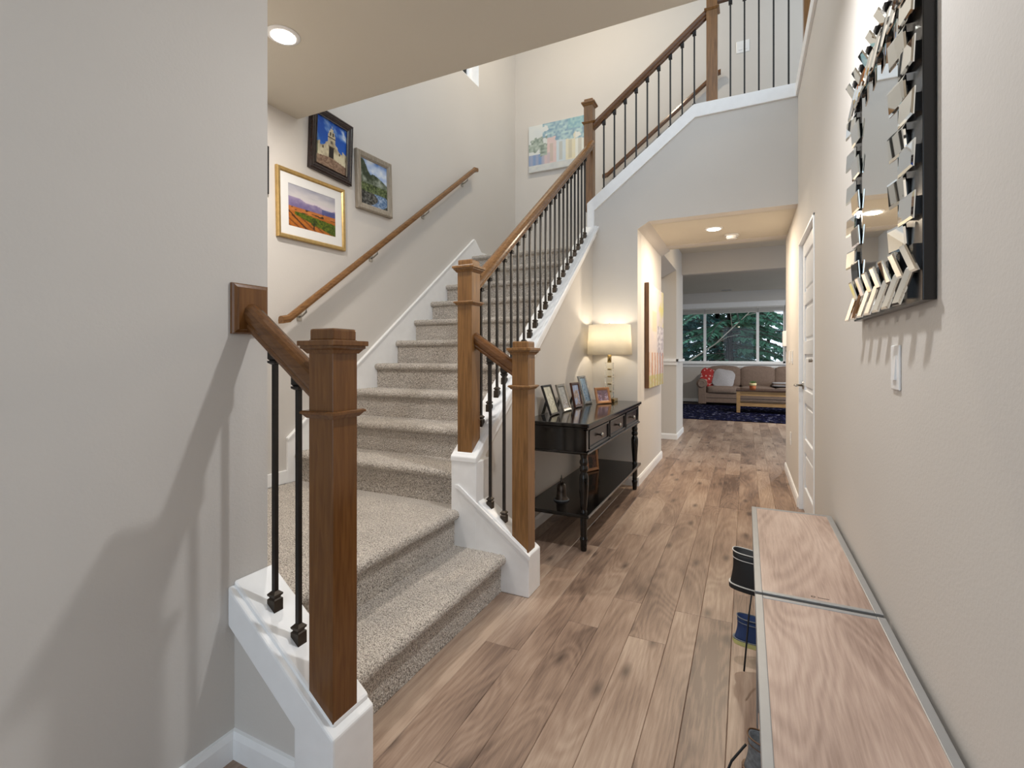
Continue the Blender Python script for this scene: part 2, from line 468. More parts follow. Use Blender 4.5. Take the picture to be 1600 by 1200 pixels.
for (x0, w) in wid:
    y = -0.9 - rnd.choice([0, 0.3, 0.6, 0.9, 1.2])
    while y < 10.2:
        ln = rnd.choice([1.2, 1.5, 1.8]) if y < 5.5 else 1.8
        cx = x0 + w / 2
        inside = (XW - 0.1 < cx < XR + 0.05 and y < 6.2) or y + ln > 5.6
        if cx < -1.45 and y < 5.6: inside = False
        if inside: plank(x0 + 0.0003, w - 0.0006, y, y + ln - 0.0006)
        y += ln

# ---- walls
def wall(name, mb, label, mat='wall', cat='wall'):
    return struct(put(name, mb, mat), label, cat)

wall('wall_left', MB().box(XW - 0.115, XW, -1.1, 1.07, 0, ZC), 'large plain greige wall at the left beside the entry steps')
wall('wall_return', MB().box(XL, XW - 0.115, 0.955, 1.07, 0, ZC), 'wall behind the left wall closing the lower landing')
# picture wall with the stairwell window opening
wy0, wy1, wz0, wz1 = 3.55, 4.72, 4.19, 5.25
wall('wall_stair', MB().box(XL - 0.16, XL, 0.9, wy0, -0.01, ZTOP).box(XL - 0.16, XL, wy1, YF + 0.12, -0.01, ZTOP)
     .box(XL - 0.16, XL, wy0, wy1, -0.01, wz0).box(XL - 0.16, XL, wy0, wy1, wz1, ZTOP), 'tall stairwell wall hung with framed pictures and a wooden handrail')
wall('wall_back_stairwell', MB().box(XL - 0.16, 2.6, YF, YF + 0.12, 2.43, ZTOP), 'upper stairwell wall carrying the watercolour canvas')
wall('wall_understair', MB().prism([(2.30, 0), (YH, 0), (YH, 2.36), (2.30, 0.60)], 'x', -1.40, -1.33), 'wall below the main stair flight behind the console table')
# wall over and beside the hall opening
wall('wall_hall_front', MB().prism([(-1.385, 0), (XH, 0), (XH, 2.375), (-0.80, 2.435), (XR, 2.435), (XR, 3.36), (-0.40, 3.36), (-1.385, 2.62)], 'y', YH, YH + 0.135),
     'wall above the hall opening under the upper stair flight')
wall('wall_hall_left', MB().box(XH - 0.12, XH, YH + 0.13, 5.95, 0, 2.435)
     .prism([(XH, 2.375), (-0.80, 2.435), (XH, 2.435)], 'y', YH + 0.13, 5.95), 'hall wall with the long abstract canvas')
wall('wall_hall_pier', MB().box(-1.13, XH, 7.33, 8.12, 0, 2.80).box(-1.13, XH, 5.95, 7.33, 2.435, 2.80)
     .prism([(-1.13, 2.435), (XH, 2.435), (-1.13, 2.33)], 'y', 5.95, 7.33), 'pale pier at the end of the hall opening with ledge')
dy0, dy1, dz1 = 3.50, 4.45, 2.085
wall('wall_right', MB().box(XR, XR + 0.12, -1.1, dy0, 0, 3.36).box(XR, XR + 0.12, dy1, 5.88, 0, 3.36).box(XR, XR + 0.12, dy0, dy1, dz1, 3.36),
     'long greige wall at the right carrying the mosaic mirror')
wall('wall_right_return', MB().box(XR + 0.12, 4.2, 5.76, 5.88, 0, 2.86), 'wall end closing the right side of the living room')
wall('wall_living_header', MB().box(XH - 0.2, 4.2, 8.0, 8.12, 2.475, 2.86), 'drop beam between hall and living room')
hx0, hx1, hz0, hz1 = -2.05, 0.88, 1.02, 2.46
wall('wall_living_back', MB().box(-4.2, hx0, YB, YB + 0.16, 0, 2.9).box(hx1, 4.2, YB, YB + 0.16, 0, 2.9).box(hx0, hx1, YB, YB + 0.16, 0, hz0).box(hx0, hx1, YB, YB + 0.16, hz1, 2.9),
     'living room wall with the wide window behind the sofa')
wall('wall_living_left', MB().box(-4.2, -4.08, 5.9, YB, 0, 2.9), 'left end wall of the living room')
wall('wall_dining', MB().box(-4.1, XH - 0.12, 5.83, 5.95, 0, 2.86), 'dining side wall behind the stairs')

# ---- ceilings
wall('ceiling', MB().box(XL - 0.1, XR + 0.12, -1.1, YOPEN, ZC, ZC + 0.30), 'beige foyer ceiling with a recessed light', 'ceil', 'ceiling')
wall('ceiling_hall', MB().box(-0.80, XR, YH + 0.13, 5.88, 2.435, 2.52).box(XH, -0.80, YH + 0.13, 5.88, 2.436, 2.52), 'low hall ceiling with light and smoke alarm', 'ceil', 'ceiling')
wall('ceiling_passage', MB().box(XH - 0.4, XR + 1.0, 5.88, 8.0, 2.80, 2.90), 'ceiling between hall and living room', 'ceil', 'ceiling')
wall('ceiling_living', MB().box(-4.2, 4.2, 8.12, YB, 2.86, 2.96), 'living room ceiling', 'ceil', 'ceiling')
wall('ceiling_stairwell', MB().box(XL - 0.1, 2.6, YOPEN, YF, ZTOP, ZTOP + 0.1), 'ceiling high above the stairwell', 'ceil', 'ceiling')
wall('floor_upper', MB().box(-0.466, 2.4, YH + 0.13, YF, ZU - 0.25, ZU).box(XR + 0.02, 2.4, YOPEN, YH + 0.13, ZU - 0.25, ZU), 'carpeted upper floor behind the balcony railing', 'carpet', 'floor')

# ---- trim: upper curb, right wall curb, baseboards
def trim(name, mb, label, bevel=0.004, cat='trim'):
    return struct(put(name, mb, 'white', bevel=bevel), label, cat)
trim('trim_1', MB().prism([(-1.382, 2.34), (-1.312, 2.34), (-1.312, 2.594), (-0.403, 3.296), (XR, 3.304), (XR, 3.412), (-0.412, 3.412), (-1.382, 2.672)], 'y', YH - 0.018, YH + 0.15),
     'white sloping curb of the upper flight and balcony')
trim('trim_2', MB().box(XR - 0.018, XR + 0.14, YOPEN - 0.02, YH + 0.15, 3.304, 3.412), 'white curb along the top of the right wall')
def baseboard(name, pts, label):
    """pts: list of (x0,y0,x1,y1,nx,ny) wall runs; n points into the room"""
    mb = MB()
    for x0, y0, x1, y1, nx, ny in pts:
        prof = [(0, 0), (0.014, 0), (0.014, 0.062), (0.008, 0.080), (0, 0.082)]
        mb.sweep(prof, (x0, y0, 0.0), (x1, y1, 0.0), (nx, ny, 0))
    return struct(put(name, mb, 'white'), label, 'baseboard')
baseboard('baseboard_left', [(XW, -1.1, XW, 0.95, 1, 0), (XW, 0.958, -1.10, 0.958, 0, -1)], 'white baseboard in the corner below the left railing')
baseboard('baseboard_understair', [(-1.33, 2.36, -1.33, YH, 1, 0), (-1.33, YH, XH + 0.014, YH, 0, -1), (XH, YH, XH, 5.95, 1, 0)], 'white baseboard behind the console and along the left hall wall')
baseboard('baseboard_right', [(XR, -1.1, XR, dy0 - 0.02, -1, 0), (XR, dy1 + 0.02, XR, 5.88, -1, 0)], 'white baseboard along the right wall')
baseboard('baseboard_pier', [(-1.13, 7.33, XH + 0.014, 7.33, 0, -1), (XH, 7.33, XH, 8.12, 1, 0)], 'white baseboard around the hall pier')
baseboard('baseboard_living', [(-4.0, YB, 4.0, YB, 0, -1)], 'white baseboard behind the sofa')
trim('trim_3', MB().box(-1.16, XH + 0.03, 7.29, 7.35, 1.12, 1.16).box(-1.14, XH + 0.015, 7.31, 7.34, 1.07, 1.12).box(XH, XH + 0.03, 7.29, 8.12, 1.12, 1.16), 'white ledge moulding on the hall pier')

# ------------------------------------------------------------------ staircase
RISE, GO = 0.19, 0.2536
stairs = thing('staircase', 'beige carpeted staircase turning up from the foyer with white curbs', 'staircase', (-1.4, 1.6, 0))

def carpet_step(name, orig, asc, across, width, z0, z1, depth, res=0.008, nose=0.03, label=None):
    """riser at orig (plan), tread going back along asc for depth, running along across for width"""
    th = 0.046; r = th / 2
    prof = []
    def seg(p, q):
        n = max(1, int(math.hypot(q[0] - p[0], q[1] - p[1]) / res))
        for i in range(n): prof.append((p[0] + (q[0] - p[0]) * i / n, p[1] + (q[1] - p[1]) * i / n))
    seg((0, z0), (0, z1 - th)); seg((0, z1 - th), (-nose + r, z1 - th))
    na = max(5, int(math.pi * r / res))
    for i in range(na):
        a = -math.pi / 2 - math.pi * i / na
        prof.append((-nose + r + r * math.cos(a), z1 - r + r * math.sin(a)))
    seg((-nose + r, z1), (depth, z1)); prof.append((depth, z1))
    prof = np.array(prof)
    t = np.gradient(prof, axis=0); t /= np.linalg.norm(t, axis=1)[:, None] + 1e-9
    nrm = np.stack([-t[:, 1], t[:, 0]], 1)
    nw = int(width / res) + 1
    ws = np.linspace(0, width, nw)
    D, Wd = len(prof), nw
    noise = nrs.rand(D, Wd) * 0.0042 - 0.0012
    # slow swell as carpet lies
    p = prof[:, None, :] + nrm[:, None, :] * noise[:, :, None]
    asc = np.array(asc); acr = np.array(across); og = np.array(orig)
    jw = ws[None, :] + (nrs.rand(D, Wd) - 0.5) * res * 0.5
    jw[:, 0] = 0; jw[:, -1] = width
    xy = og[None, None, :] + p[:, :, :1] * asc[None, None, :] + jw[:, :, None] * acr[None, None, :]
    co = np.concatenate([xy, p[:, :, 1:2]], 2).reshape(-1, 3)
    idx = np.arange(D * Wd).reshape(D, Wd)
    q = np.stack([idx[:-1, :-1], idx[:-1, 1:], idx[1:, 1:], idx[1:, :-1]], -1).reshape(-1, 4)
    # sides
    base = len(co)
    me = bpy.data.meshes.new(name)
    cap = []
    v = co.tolist(); fl = q.tolist()
    for j in (0, Wd - 1):
        ring = [int(i) for i in idx[:, j]]
        b = len(v); e = og + depth * asc + ws[j] * acr
        v.append([e[0], e[1], z0])
        fl.append(ring + [b] if j else (ring + [b])[::-1])
    me.from_pydata(v, [], fl); me.update()
    return put(name, me, 'carpet', stairs)

XS0, XS1 = XL + 0.02, -1.421
SW = XS1 - XS0
carpet_step('carpet_step', (-1.125, 1.09), (-1, 0), (0, 1), 2.206 - 1.09, 0, RISE, 0.30, 0.006)
lo = carpet_step('carpet_landing', (-1.402, 1.075), (-1, 0), (0, 1), 2.206 - 1.075, RISE, 2 * RISE, 1.402 - 2.66 + 2.516, 0.007)
put('landing_fill', MB().box(XS0, -1.421, 2.19, 2.30, 2 * RISE - 0.05, 2 * RISE), 'carpet', stairs)
for k in range(3, 12):
    y = 2.283 + (k - 3) * GO
    carpet_step('carpet_step', (XS0, y), (0, 1), (1, 0), SW, (k - 1) * RISE, k * RISE, GO + 0.01, 0.0075 if k < 7 else 0.010)
k = 12
y = 2.283 + 9 * GO
carpet_step('carpet_landing', (XS0, y), (0, 1), (1, 0), SW, 11 * RISE, 12 * RISE, YF - y, 0.015)
for k in range(13, 18):
    xx = -1.452 + (k - 13) * 0.254
    carpet_step('carpet_step', (xx, YH + 0.14), (1, 0), (0, 1), YF - YH - 0.15, (k - 1) * RISE, k * RISE, 0.265, 0.015)
# curbs and skirts (white)
def curb(name, mb, bev=0.006): return put(name, mb, 'white', stairs, bevel=bev)
# left entry curb
curb('curb', MB().prism([(XW + 0.001, 0.400), (XW + 0.001, 0.515), (-0.965, 0.200), (-0.965, 0), (-1.109, 0), (-1.109, 0.186)], 'y', 0.935, 1.09))
def cap(a, b, y0, y1, t=0.016):
    return MB().prism([(a[0], a[1] - 0.03), (a[0], a[1] + t), (b[0], b[1] + t), (b[0], b[1] - 0.03)], 'y', y0, y1)
put('curb_cap', cap((XW + 0.001, 0.515), (-0.983, 0.213), 0.953, 1.09, 0.012), 'white', stairs, bevel=0.008)
put('knee_wall', MB().prism([(XW, 0), (-0.98, 0), (-0.98, 0.15), (XW, 0.46)], 'y', 0.958, 1.07), 'wall', stairs)
# right entry curb
curb('curb', MB().prism([(-1.30, 0), (-0.969, 0), (-0.969, 0.205), (-1.30, 0.452)], 'y', 2.206, 2.357))
put('curb_cap', cap((-1.268, 0.428), (-0.985, 0.217), 2.222, 2.342, 0.012), 'white', stairs, bevel=0.008)
mbm = MB()
pts = [(-0.960, 0.200), (-1.30, 0.452), (-1.345, 0.487), (-1.365, 0.502), (-1.380, 0.508), (-1.392, 0.506)]
for p, q in zip(pts[:-1], pts[1:]):
    mbm.prism([(p[0], p[1] - 0.010), (q[0], q[1] - 0.010), (q[0], q[1] + 0.010), (p[0], p[1] + 0.010)], 'y', 2.197, 2.2065)
put('curb_moulding', mbm, 'white', stairs)
# main flight curb with newel plinth
ct = lambda y: 0.667 + 0.757 * (y - 2.206)
ca = lambda y: 0.676 + 0.772 * (y - 2.383)
curb('curb', MB().prism([(2.206, 0), (2.206, 0.662), (2.216, 0.668), (YH, ct(YH) - 0.006), (YH, ca(YH)), (2.357, ca(2.357)), (2.357, 0)], 'x', -1.421, -1.292))
put('curb_cap', MB().prism([(2.200, 0.640), (2.200, 0.668), (YH - 0.001, ct(YH)), (YH - 0.001, ct(YH) - 0.03), (2.225, 0.640)], 'x', -1.424, -1.267), 'white', stairs, bevel=0.005)
put('curb_plinth', MB().box(-1.422, -1.268, 2.205, 2.359, 0, 0.645), 'white', stairs, bevel=0.004)
# curb rim beads on the cap
put('curb_bead', MB().prism([(2.214, 0.660), (2.214, 0.680), (YH - 0.001, ct(YH) + 0.008), (YH - 0.001, ct(YH) - 0.01)], 'x', -1.405, -1.285), 'white', stairs, bevel=0.004)
# skirt on the picture wall
sk = lambda y: 0.667 + 0.7505 * (y - 2.20)
put('skirt_board', MB().prism([(2.20, 0.38), (2.20, sk(2.20) - 0.01), (4.56, sk(4.56)), (4.62, sk(4.60)), (4.75, 2.36), (YF, 2.36), (YF, 2.2), (4.6, 2.0), (2.35, 0.38)], 'x', XL, XL + 0.018), 'white', stairs, bevel=0.003)
put('skirt_cap', MB().prism([(2.198, sk(2.20) - 0.012), (4.585, sk(4.585) - 0.002), (4.585, sk(4.585) + 0.016), (2.198, sk(2.20) + 0.006)], 'x', XL, XL + 0.026), 'white', stairs, bevel=0.003)
put('landing_baseboard', MB().box(XL, XL + 0.014, 1.07, 2.20, 0.38, 0.465), 'white', stairs, bevel=0.003)
put('skirt_board', MB().prism([(-1.47, 2.28), (-1.47, 2.62), (-0.46, 3.37), (2.4, 3.37), (2.4, 3.2), (-0.4, 3.2)], 'y', YF - 0.018, YF), 'white', stairs, bevel=0.003)
put('stair_core', MB().prism([(2.30, 0.0), (2.30, 0.34), (4.50, 2.0), (4.50, 0)], 'x', XL + 0.02, -1.422), 'subfloor', stairs)

# ------------------------------------------------------------------ railings
def newel(parent, cx, cy, zb, zt, mat='newel', h=0.0445, capped=True):
    n = put('newel_post', MB().box(-h, h, -h, h, zb - zt, -0.03), mat, parent, (cx, cy, zt), bevel=0.002)
    if capped:
        put('newel_top', MB().box(-h + .001, h - .001, -h + .001, h - .001, -0.034, 0.0), mat, n, (cx, cy, zt), bevel=0.006, seg=3)
        mb = MB().box(-h - .022, h + .022, -h - .022, h + .022, -0.047, -0.033)
        put('cap_plate', mb, mat, n, (cx, cy, zt), bevel=0.002)
        mb = MB().frustum(0, 0, -0.058, -0.053, h + .010, h + .017).frustum(0, 0, -0.068, -0.058, h + .003, h + .011).box(-h - .016, h + .016, -h - .016, h + .016, -0.053, -0.047)
        put('cap_moulding', mb, mat, n, (cx, cy, zt))
    mb = MB().box(-h - .017, h + .017, -h - .017, h + .017, -0.231, -0.2255).frustum(0, 0, -0.243, -0.231, h + .004, h + .014).frustum(0, 0, -0.2255, -0.2225, h + .017, h + .012)
    put('collar', mb, mat, n, (cx, cy, zt))
    return n

RAIL = [(-0.018, 0), (0.018, 0), (0.022, 0.012), (0.020, 0.020), (0.026, 0.028), (0.030, 0.040), (0.031, 0.055), (0.027, 0.070), (0.018, 0.079), (0.006, 0.083), (-0.006, 0.083),
        (-0.018, 0.079), (-0.027, 0.070), (-0.031, 0.055), (-0.030, 0.040), (-0.026, 0.028), (-0.020, 0.020), (-0.022, 0.012)]

shoe_mb = MB().frustum(0, 0, -0.025, 0.024, 0.0155, 0.0155).frustum(0, 0, 0.024, 0.029, 0.0155, 0.010).frustum(0, 0, 0.029, 0.034, 0.0115, 0.0125).frustum(0, 0, 0.034, 0.040, 0.015, 0.016).frustum(0, 0, 0.040, 0.048, 0.0155, 0.0075)
shoe_me = shoe_mb.mesh('baluster_shoe'); shoe_me.materials.append(M['shoe_iron'])
col_me = MB().frustum(0, 0, -0.004, 0.030, 0.0150, 0.0150).frustum(0, 0, -0.010, -0.004, 0.0105, 0.0150).frustum(0, 0, -0.016, -0.010, 0.015, 0.0155).frustum(0, 0, -0.021, -0.016, 0.008, 0.0150).mesh('rail_collar'); col_me.materials.append(M['iron'])
bal_cache = {}
def baluster(parent, x, y, z0, z1, shoe=True):
    h = round(z1 - z0, 3); w = 0.0066
    if h not in bal_cache:
        bal_cache[h] = MB().box(-w, w, -w, w, -0.02, h + 0.02).mesh('baluster'); bal_cache[h].materials.append(M['iron'])
    b = put('baluster', bal_cache[h], None, parent, (x, y, z0))
    if shoe: put('baluster_shoe', shoe_me, None, b, (x, y, z0))
    put('rail_collar', col_me, None, b, (x, y, z1 - 0.020))
    return b

# left entry railing
rl = thing('stair_railing', 'short dark wooden railing with two balusters ending on the big left wall', 'railing', (-1.03, 1.01, 0.2))
newel(rl, -1.030, 1.0, 0.18, 1.275, 'newel_dark')
rz = lambda x: 1.283 + (-1.375 - x) * 0.74     # rail underside
hr = put('handrail', MB().sweep(RAIL, (-1.372, 1.005, rz(-1.372)), (-1.070, 1.005, rz(-1.070)), (0, 1, 0)), 'railx', rl)
for p in hr.data.polygons: p.use_smooth = False
rp = [(0.0, 0.060, 0.0765), (0.008, 0.060, 0.0765), (0.013, 0.056, 0.0725), (0.016, 0.048, 0.0645), (0.021, 0.046, 0.0625)]
rv = [(x_, sy * hy_, sz * hz_) for x_, hy_, hz_ in rp for sy, sz in ((-1, -1), (1, -1), (1, 1), (-1, 1))]
rf = [(4 * i + j, 4 * i + (j + 1) % 4, 4 * i + 4 + (j + 1) % 4, 4 * i + 4 + j) for i in range(4) for j in range(4)] + [(3, 2, 1, 0), (16, 17, 18, 19)]
put('rosette', MB().add(rv, rf), 'newel_dark', rl, (XW + 0.0005, 1.004, 1.344))
curbL = lambda x: 0.527 + (XW - x) * 0.745
for x in (-1.279, -1.179): baluster(rl, x, 1.012, curbL(x), rz(x) + 0.004)
# right entry railing
rr = thing('stair_railing', 'short wooden railing with two balusters beside the black console table', 'railing', (-1.03, 2.27, 0.2))
newel(rr, -1.026, 2.270, 0.18, 1.275)
rz2 = lambda x: 1.245 + (-1.307 - x) * 0.66
put('handrail', MB().sweep(RAIL, (-1.309, 2.275, rz2(-1.309)), (-1.068, 2.275, rz2(-1.068)), (0, 1, 0)), 'railx', rr)
curbR = lambda x: 0.440 + (-1.268 - x) * 0.745
for x in (-1.222, -1.140): baluster(rr, x, 2.275, curbR(x), rz2(x) + 0.004)
# main flight railing
rm = thing('stair_railing', 'long sloping railing with many black balusters along the main flight', 'railing', (-1.35, 2.27, 0.66))
newel(rm, -1.3505, 2.270, 0.66, 1.716)
rzm = lambda y: 1.545 + (y - 2.314) * 0.735
put('handrail', MB().sweep(RAIL, (-1.344, 2.312, rzm(2.312)), (-1.344, 4.575, rzm(4.575)), (1, 0, 0)), 'raily', rm)
for i in range(21):
    y = 2.392 + i * 0.0979
    baluster(rm, -1.344, y, ct(y) + 0.012, rzm(y) + 0.002)
# upper flight railing
ru = thing('stair_railing', 'upper flight railing between landing newel and balcony newel', 'railing', (-1.38, 4.615, 2.66))
newel(ru, -1.378, 4.615, 2.62, 3.70)
newel(ru, -0.268, 4.615, 3.40, 4.462)
rzu = lambda x: 3.412 + (x + 1.317) * 0.765
put('handrail', MB().sweep(RAIL, (-1.335, 4.615, rzu(-1.335)), (-0.312, 4.615, rzu(-0.312)), (0, 1, 0)), 'railx', ru)
upt = lambda x: 3.412 if x > -0.412 else 3.412 + (x + 0.412) * 0.763
for i in range(9):
    x = -1.238 + i * 0.1028
    baluster(ru, x, 4.625, upt(x) + 0.001, rzu(x) + 0.002, True)
# balcony railing
rb = thing('balcony_railing', 'level balcony railing with thin black balusters at the top right', 'railing', (0.1, 4.62, 3.41))
put('handrail', MB().sweep(RAIL, (-0.224, 4.615, 4.29), (0.44, 4.615, 4.29), (0, 1, 0)), 'railx', rb)
for i in range(5): baluster(rb, -0.121 + i * 0.11, 4.625, 3.412, 4.292, False)
newel(rb, 0.468, 4.615, 3.30, 4.462, 'newel')
put('handrail', MB().sweep(RAIL, (0.466, 2.31, 4.29), (0.466, 4.572, 4.29), (1, 0, 0)), 'raily', rb)
for i in range(18): baluster(rb, 0.466, 4.48 - i * 0.11, 3.412, 4.292, False)

# wall handrails
def wall_rail(name, label, a, b, side, mat, nb, off):
    t = thing(name, label, 'handrail', a)
    prof = [(-0.020, 0), (0.020, 0), (0.024, 0.02), (0.020, 0.040), (0.008, 0.048), (-0.008, 0.048), (-0.020, 0.040), (-0.024, 0.02)]
    put('rail', MB().sweep(prof, a, b, side), mat, t)
    A, B = Vector(a), Vector(b)
    d = Vector((B.x - A.x, B.y - A.y, 0)).normalized()
    ez = (B.z - A.z) / math.hypot(B.x - A.x, B.y - A.y)
    put('rail_end', MB().sweep(prof, A - d * 0.055 - Vector((0, 0, 0.012)), A + d * 0.004, side), mat, t)
    put('rail_end', MB().sweep(prof, B - d * 0.004, B + d * 0.05 + Vector((0, 0, 0.012)), side), mat, t)
    for i in range(nb):
        s = 0.06 + 0.88 * i / max(1, nb - 1)
        p = A + (B - A) * s
        w = p + Vector(off)
        br = put('bracket', MB().tube([p + Vector((0, 0, 0.004)), p + Vector((0, 0, -0.03)), (w.x * .6 + p.x * .4, w.y * .6 + p.y * .4, p.z - 0.055), (w.x, w.y, p.z - 0.06)], 0.006, 8), 'nickel', t)
        put('bracket_plate', MB().box(-0.004 if abs(off[0]) > 0 else -0.018, 0.004 if abs(off[0]) > 0 else 0.018, -0.018 if abs(off[0]) > 0 else -0.004, 0.018 if abs(off[0]) > 0 else 0.004, -0.025, 0.025), 'nickel', br, (w.x, w.y, p.z - 0.06))
    return t
wall_rail('wall_handrail', 'slim wooden handrail climbing the picture wall beside the main flight', (-2.61, 2.16, 1.415), (-2.61, 4.50, 3.165), (1, 0, 0), 'raily', 4, (-0.066, 0, 0))
wall_rail('wall_handrail', 'dark wooden handrail on the back wall behind the upper balusters', (-1.46, 5.61, 3.300), (-0.29, 5.61, 4.185), (0, 1, 0), 'railx', 3, (0, 0.056, 0))

# ------------------------------------------------------------------ door (right wall)
d1 = link(bpy.data.objects.new('door_1', None)); d1.location = (XR + 0.03, 3.97, 0); struct(d1, 'white five panel door with lever handle in the right wall', 'door')
xf = XR + 0.022
leaf = MB()
st = 0.11; n5 = 5; pz0, pz1 = 0.20, dz1 - 0.13
ph = (pz1 - pz0 - 4 * 0.10) / 5
leaf.box(xf + 0.012, xf + 0.035, dy0 + 0.03, dy1 - 0.03, 0.012, dz1 - 0.02)
leaf.box(xf, xf + 0.02, dy0 + 0.03, dy0 + 0.03 + st, 0.012, dz1 - 0.02).box(xf, xf + 0.02, dy1 - 0.03 - st, dy1 - 0.03, 0.012, dz1 - 0.02)
leaf.box(xf, xf + 0.02, dy0 + .03 + st, dy1 - .03 - st, 0.012, pz0).box(xf, xf + 0.02, dy0 + .03 + st, dy1 - .03 - st, pz1, dz1 - 0.02)
for i in range(4):
    z = pz0 + (i + 1) * ph + i * 0.10
    leaf.box(xf, xf + 0.02, dy0 + .03 + st, dy1 - .03 - st, z, z + 0.10)
put('door_leaf', leaf, 'door', d1, bevel=0.004)
for i in range(5):
    z = pz0 + i * (ph + 0.10)
    put('door_panel', MB().box(xf + 0.004, xf + 0.016, dy0 + .03 + st + .028, dy1 - .03 - st - .028, z + .028, z + ph - .028), 'door', d1, bevel=0.008)
put('door_jamb', MB().box(XR - 0.006, XR + 0.12, dy0, dy0 + 0.028, 0, dz1).box(XR - 0.006, XR + 0.12, dy1 - 0.028, dy1, 0, dz1).box(XR - 0.006, XR + 0.12, dy0, dy1, dz1 - 0.018, dz1), 'white', d1, bevel=0.002)
for z in (0.28, 1.12, 1.86):
    put('hinge', MB().lathe([(0.008, -0.05), (0.009, -0.049), (0.009, 0.049), (0.008, 0.05)], 10).box(-0.002, 0.012, -0.03, 0.02, -0.048, 0.048), 'nickel', d1, (XR + 0.008, dy0 + 0.035, z))
put('door_guard', MB().box(-0.012, 0.0, 0.0, 0.16, -0.006, 0.006).lathe([(0.010, -0.012), (0.010, 0.012)], 10, (-0.006, 0.16, 0)), 'nickel', d1, (XR + 0.004, dy0 + 0.04, 1.172))
hl = put('lever_handle', MB().lathe([(0.030, -0.006), (0.030, 0.006)], 18), 'nickel', d1, (xf - 0.004, dy1 - 0.09, 0.975), (0, R(90), 0))
put('lever', MB().tube([(0, 0, 0), (-0.045, 0, 0), (-0.055, -0.01, 0), (-0.056, -0.06, 0.002), (-0.056, -0.115, 0)], [0.009, 0.009, 0.009, 0.008, 0.007], 10), 'nickel', d1, (xf - 0.004, dy1 - 0.09, 0.975))
put('latch_plate', MB().box(-0.001, 0.001, -0.012, 0.012, -0.03, 0.03), 'nickel', d1, (xf - 0.002, dy1 - 0.035, 0.975))

# ------------------------------------------------------------------ stairwell window
w2 = link(bpy.data.objects.new('window_2', None)); w2.location = (XL - 0.1, 4.1, wz0); struct(w2, 'white stairwell window high on the picture wall', 'window')
put('window_frame', MB().box(XL - .15, XL - .09, wy0, wy0 + .05, wz0, wz1).box(XL - .15, XL - .09, wy1 - .05, wy1, wz0, wz1).box(XL - .15, XL - .09, wy0, wy1, wz0, wz0 + .05).box(XL - .15, XL - .09, wy0, wy1, wz1 - .05, wz1), 'white', w2)
put('window_reveal', MB().box(XL - .09, XL + .001, wy0, wy1, wz0, wz0 + 0.006).box(XL - .09, XL + .001, wy1 - .006, wy1, wz0, wz1), 'white', w2)
for i in range(1, 4):
    yy = wy0 + (wy1 - wy0) * i / 4
    put('muntin', MB().box(XL - .125, XL - .110, yy - .009, yy + .009, wz0 + .05, wz1 - .05), 'white', w2)
put('muntin', MB().box(XL - .125, XL - .110, wy0 + .05, wy1 - .05, 4.70, 4.718), 'white', w2)
put('pane', MB().box(XL - .120, XL - .116, wy0 + .05, wy1 - .05, wz0 + .05, wz1 - .05), 'window_glass', w2)

# ------------------------------------------------------------------ recessed lights, smoke alarm
def recessed(label, x, y, z, r, power, tint=(1.0, 0.945, 0.88)):
    t = thing('recessed_light', label, 'ceiling light', (x, y, z))
    put('trim_ring', MB().lathe([(r * 0.80, 0.0), (r * 0.80, -0.004), (r * 1.0, -0.008), (r * 1.32, -0.004), (r * 1.34, 0.0)], 36), 'white', t, (x, y, z))
    put('lens', MB().lathe([(r * 0.98, -0.0085), (r * 0.9, -0.0105)], 36), 'emit_warm', t, (x, y, z))
    ld = bpy.data.lights.new('recessed_lamp', 'AREA'); ld.shape = 'DISK'; ld.size = r * 1.6; ld.energy = power; ld.color = tint
    lo_ = link(bpy.data.objects.new('recessed_lamp', ld)); lo_.parent = t; lo_.location = (0, 0, -0.013)
    return t
recessed('round recessed ceiling light above the lower landing', -2.04, 1.66, ZC, 0.058, RECESSED_POWER * 0.8)
recessed('round recessed light in the hall ceiling beside the smoke alarm', -0.28, 5.09, 2.435, 0.062, RECESSED_POWER * 1.4, (1.0, 0.84, 0.64))
recessed('round recessed light in the foyer ceiling between the stairs and the mirror', -0.16, 1.87, ZC, 0.058, RECESSED_POWER * 1.05, (0.96, 0.98, 1.0))
recessed('added unseen light high above the upper landing, brightening the stairwell', -1.5, 4.3, ZTOP, 0.075, RECESSED_POWER * 1.5, (1.0, 0.84, 0.62))  # added lamp above the frame, brightens the upper stairwell walls
recessed('added hidden light between hall and living room, warming the drop beam', -0.3, 6.8, 2.80, 0.06, RECESSED_POWER * 0.22, (1.0, 0.76, 0.45))  # added lamp hidden behind the low hall ceiling, warms the drop beam
recessed('added fill light on the living room ceiling, out of view', 1.6, 10.6, 2.86, 0.075, RECESSED_POWER * 4.5)  # added lamp out of view, lifts the dark living room
sa = thing('smoke_alarm', 'round white smoke alarm on the hall ceiling', 'smoke alarm', (-0.13, 5.42, 2.435))
put('alarm_base', MB().lathe([(0.068, 0.0), (0.068, -0.012), (0.062, -0.014)], 28), 'plastic', sa, (-0.13, 5.42, 2.435))
put('alarm_body', MB().lathe([(0.055, -0.012), (0.055, -0.030), (0.048, -0.042), (0.03, -0.046)], 28), 'plastic', sa, (-0.13, 5.42, 2.435))
put('alarm_grille', MB().lathe([(0.0555, -0.033), (0.0525, -0.0375)], 28), 'silver', sa, (-0.13, 5.42, 2.435))

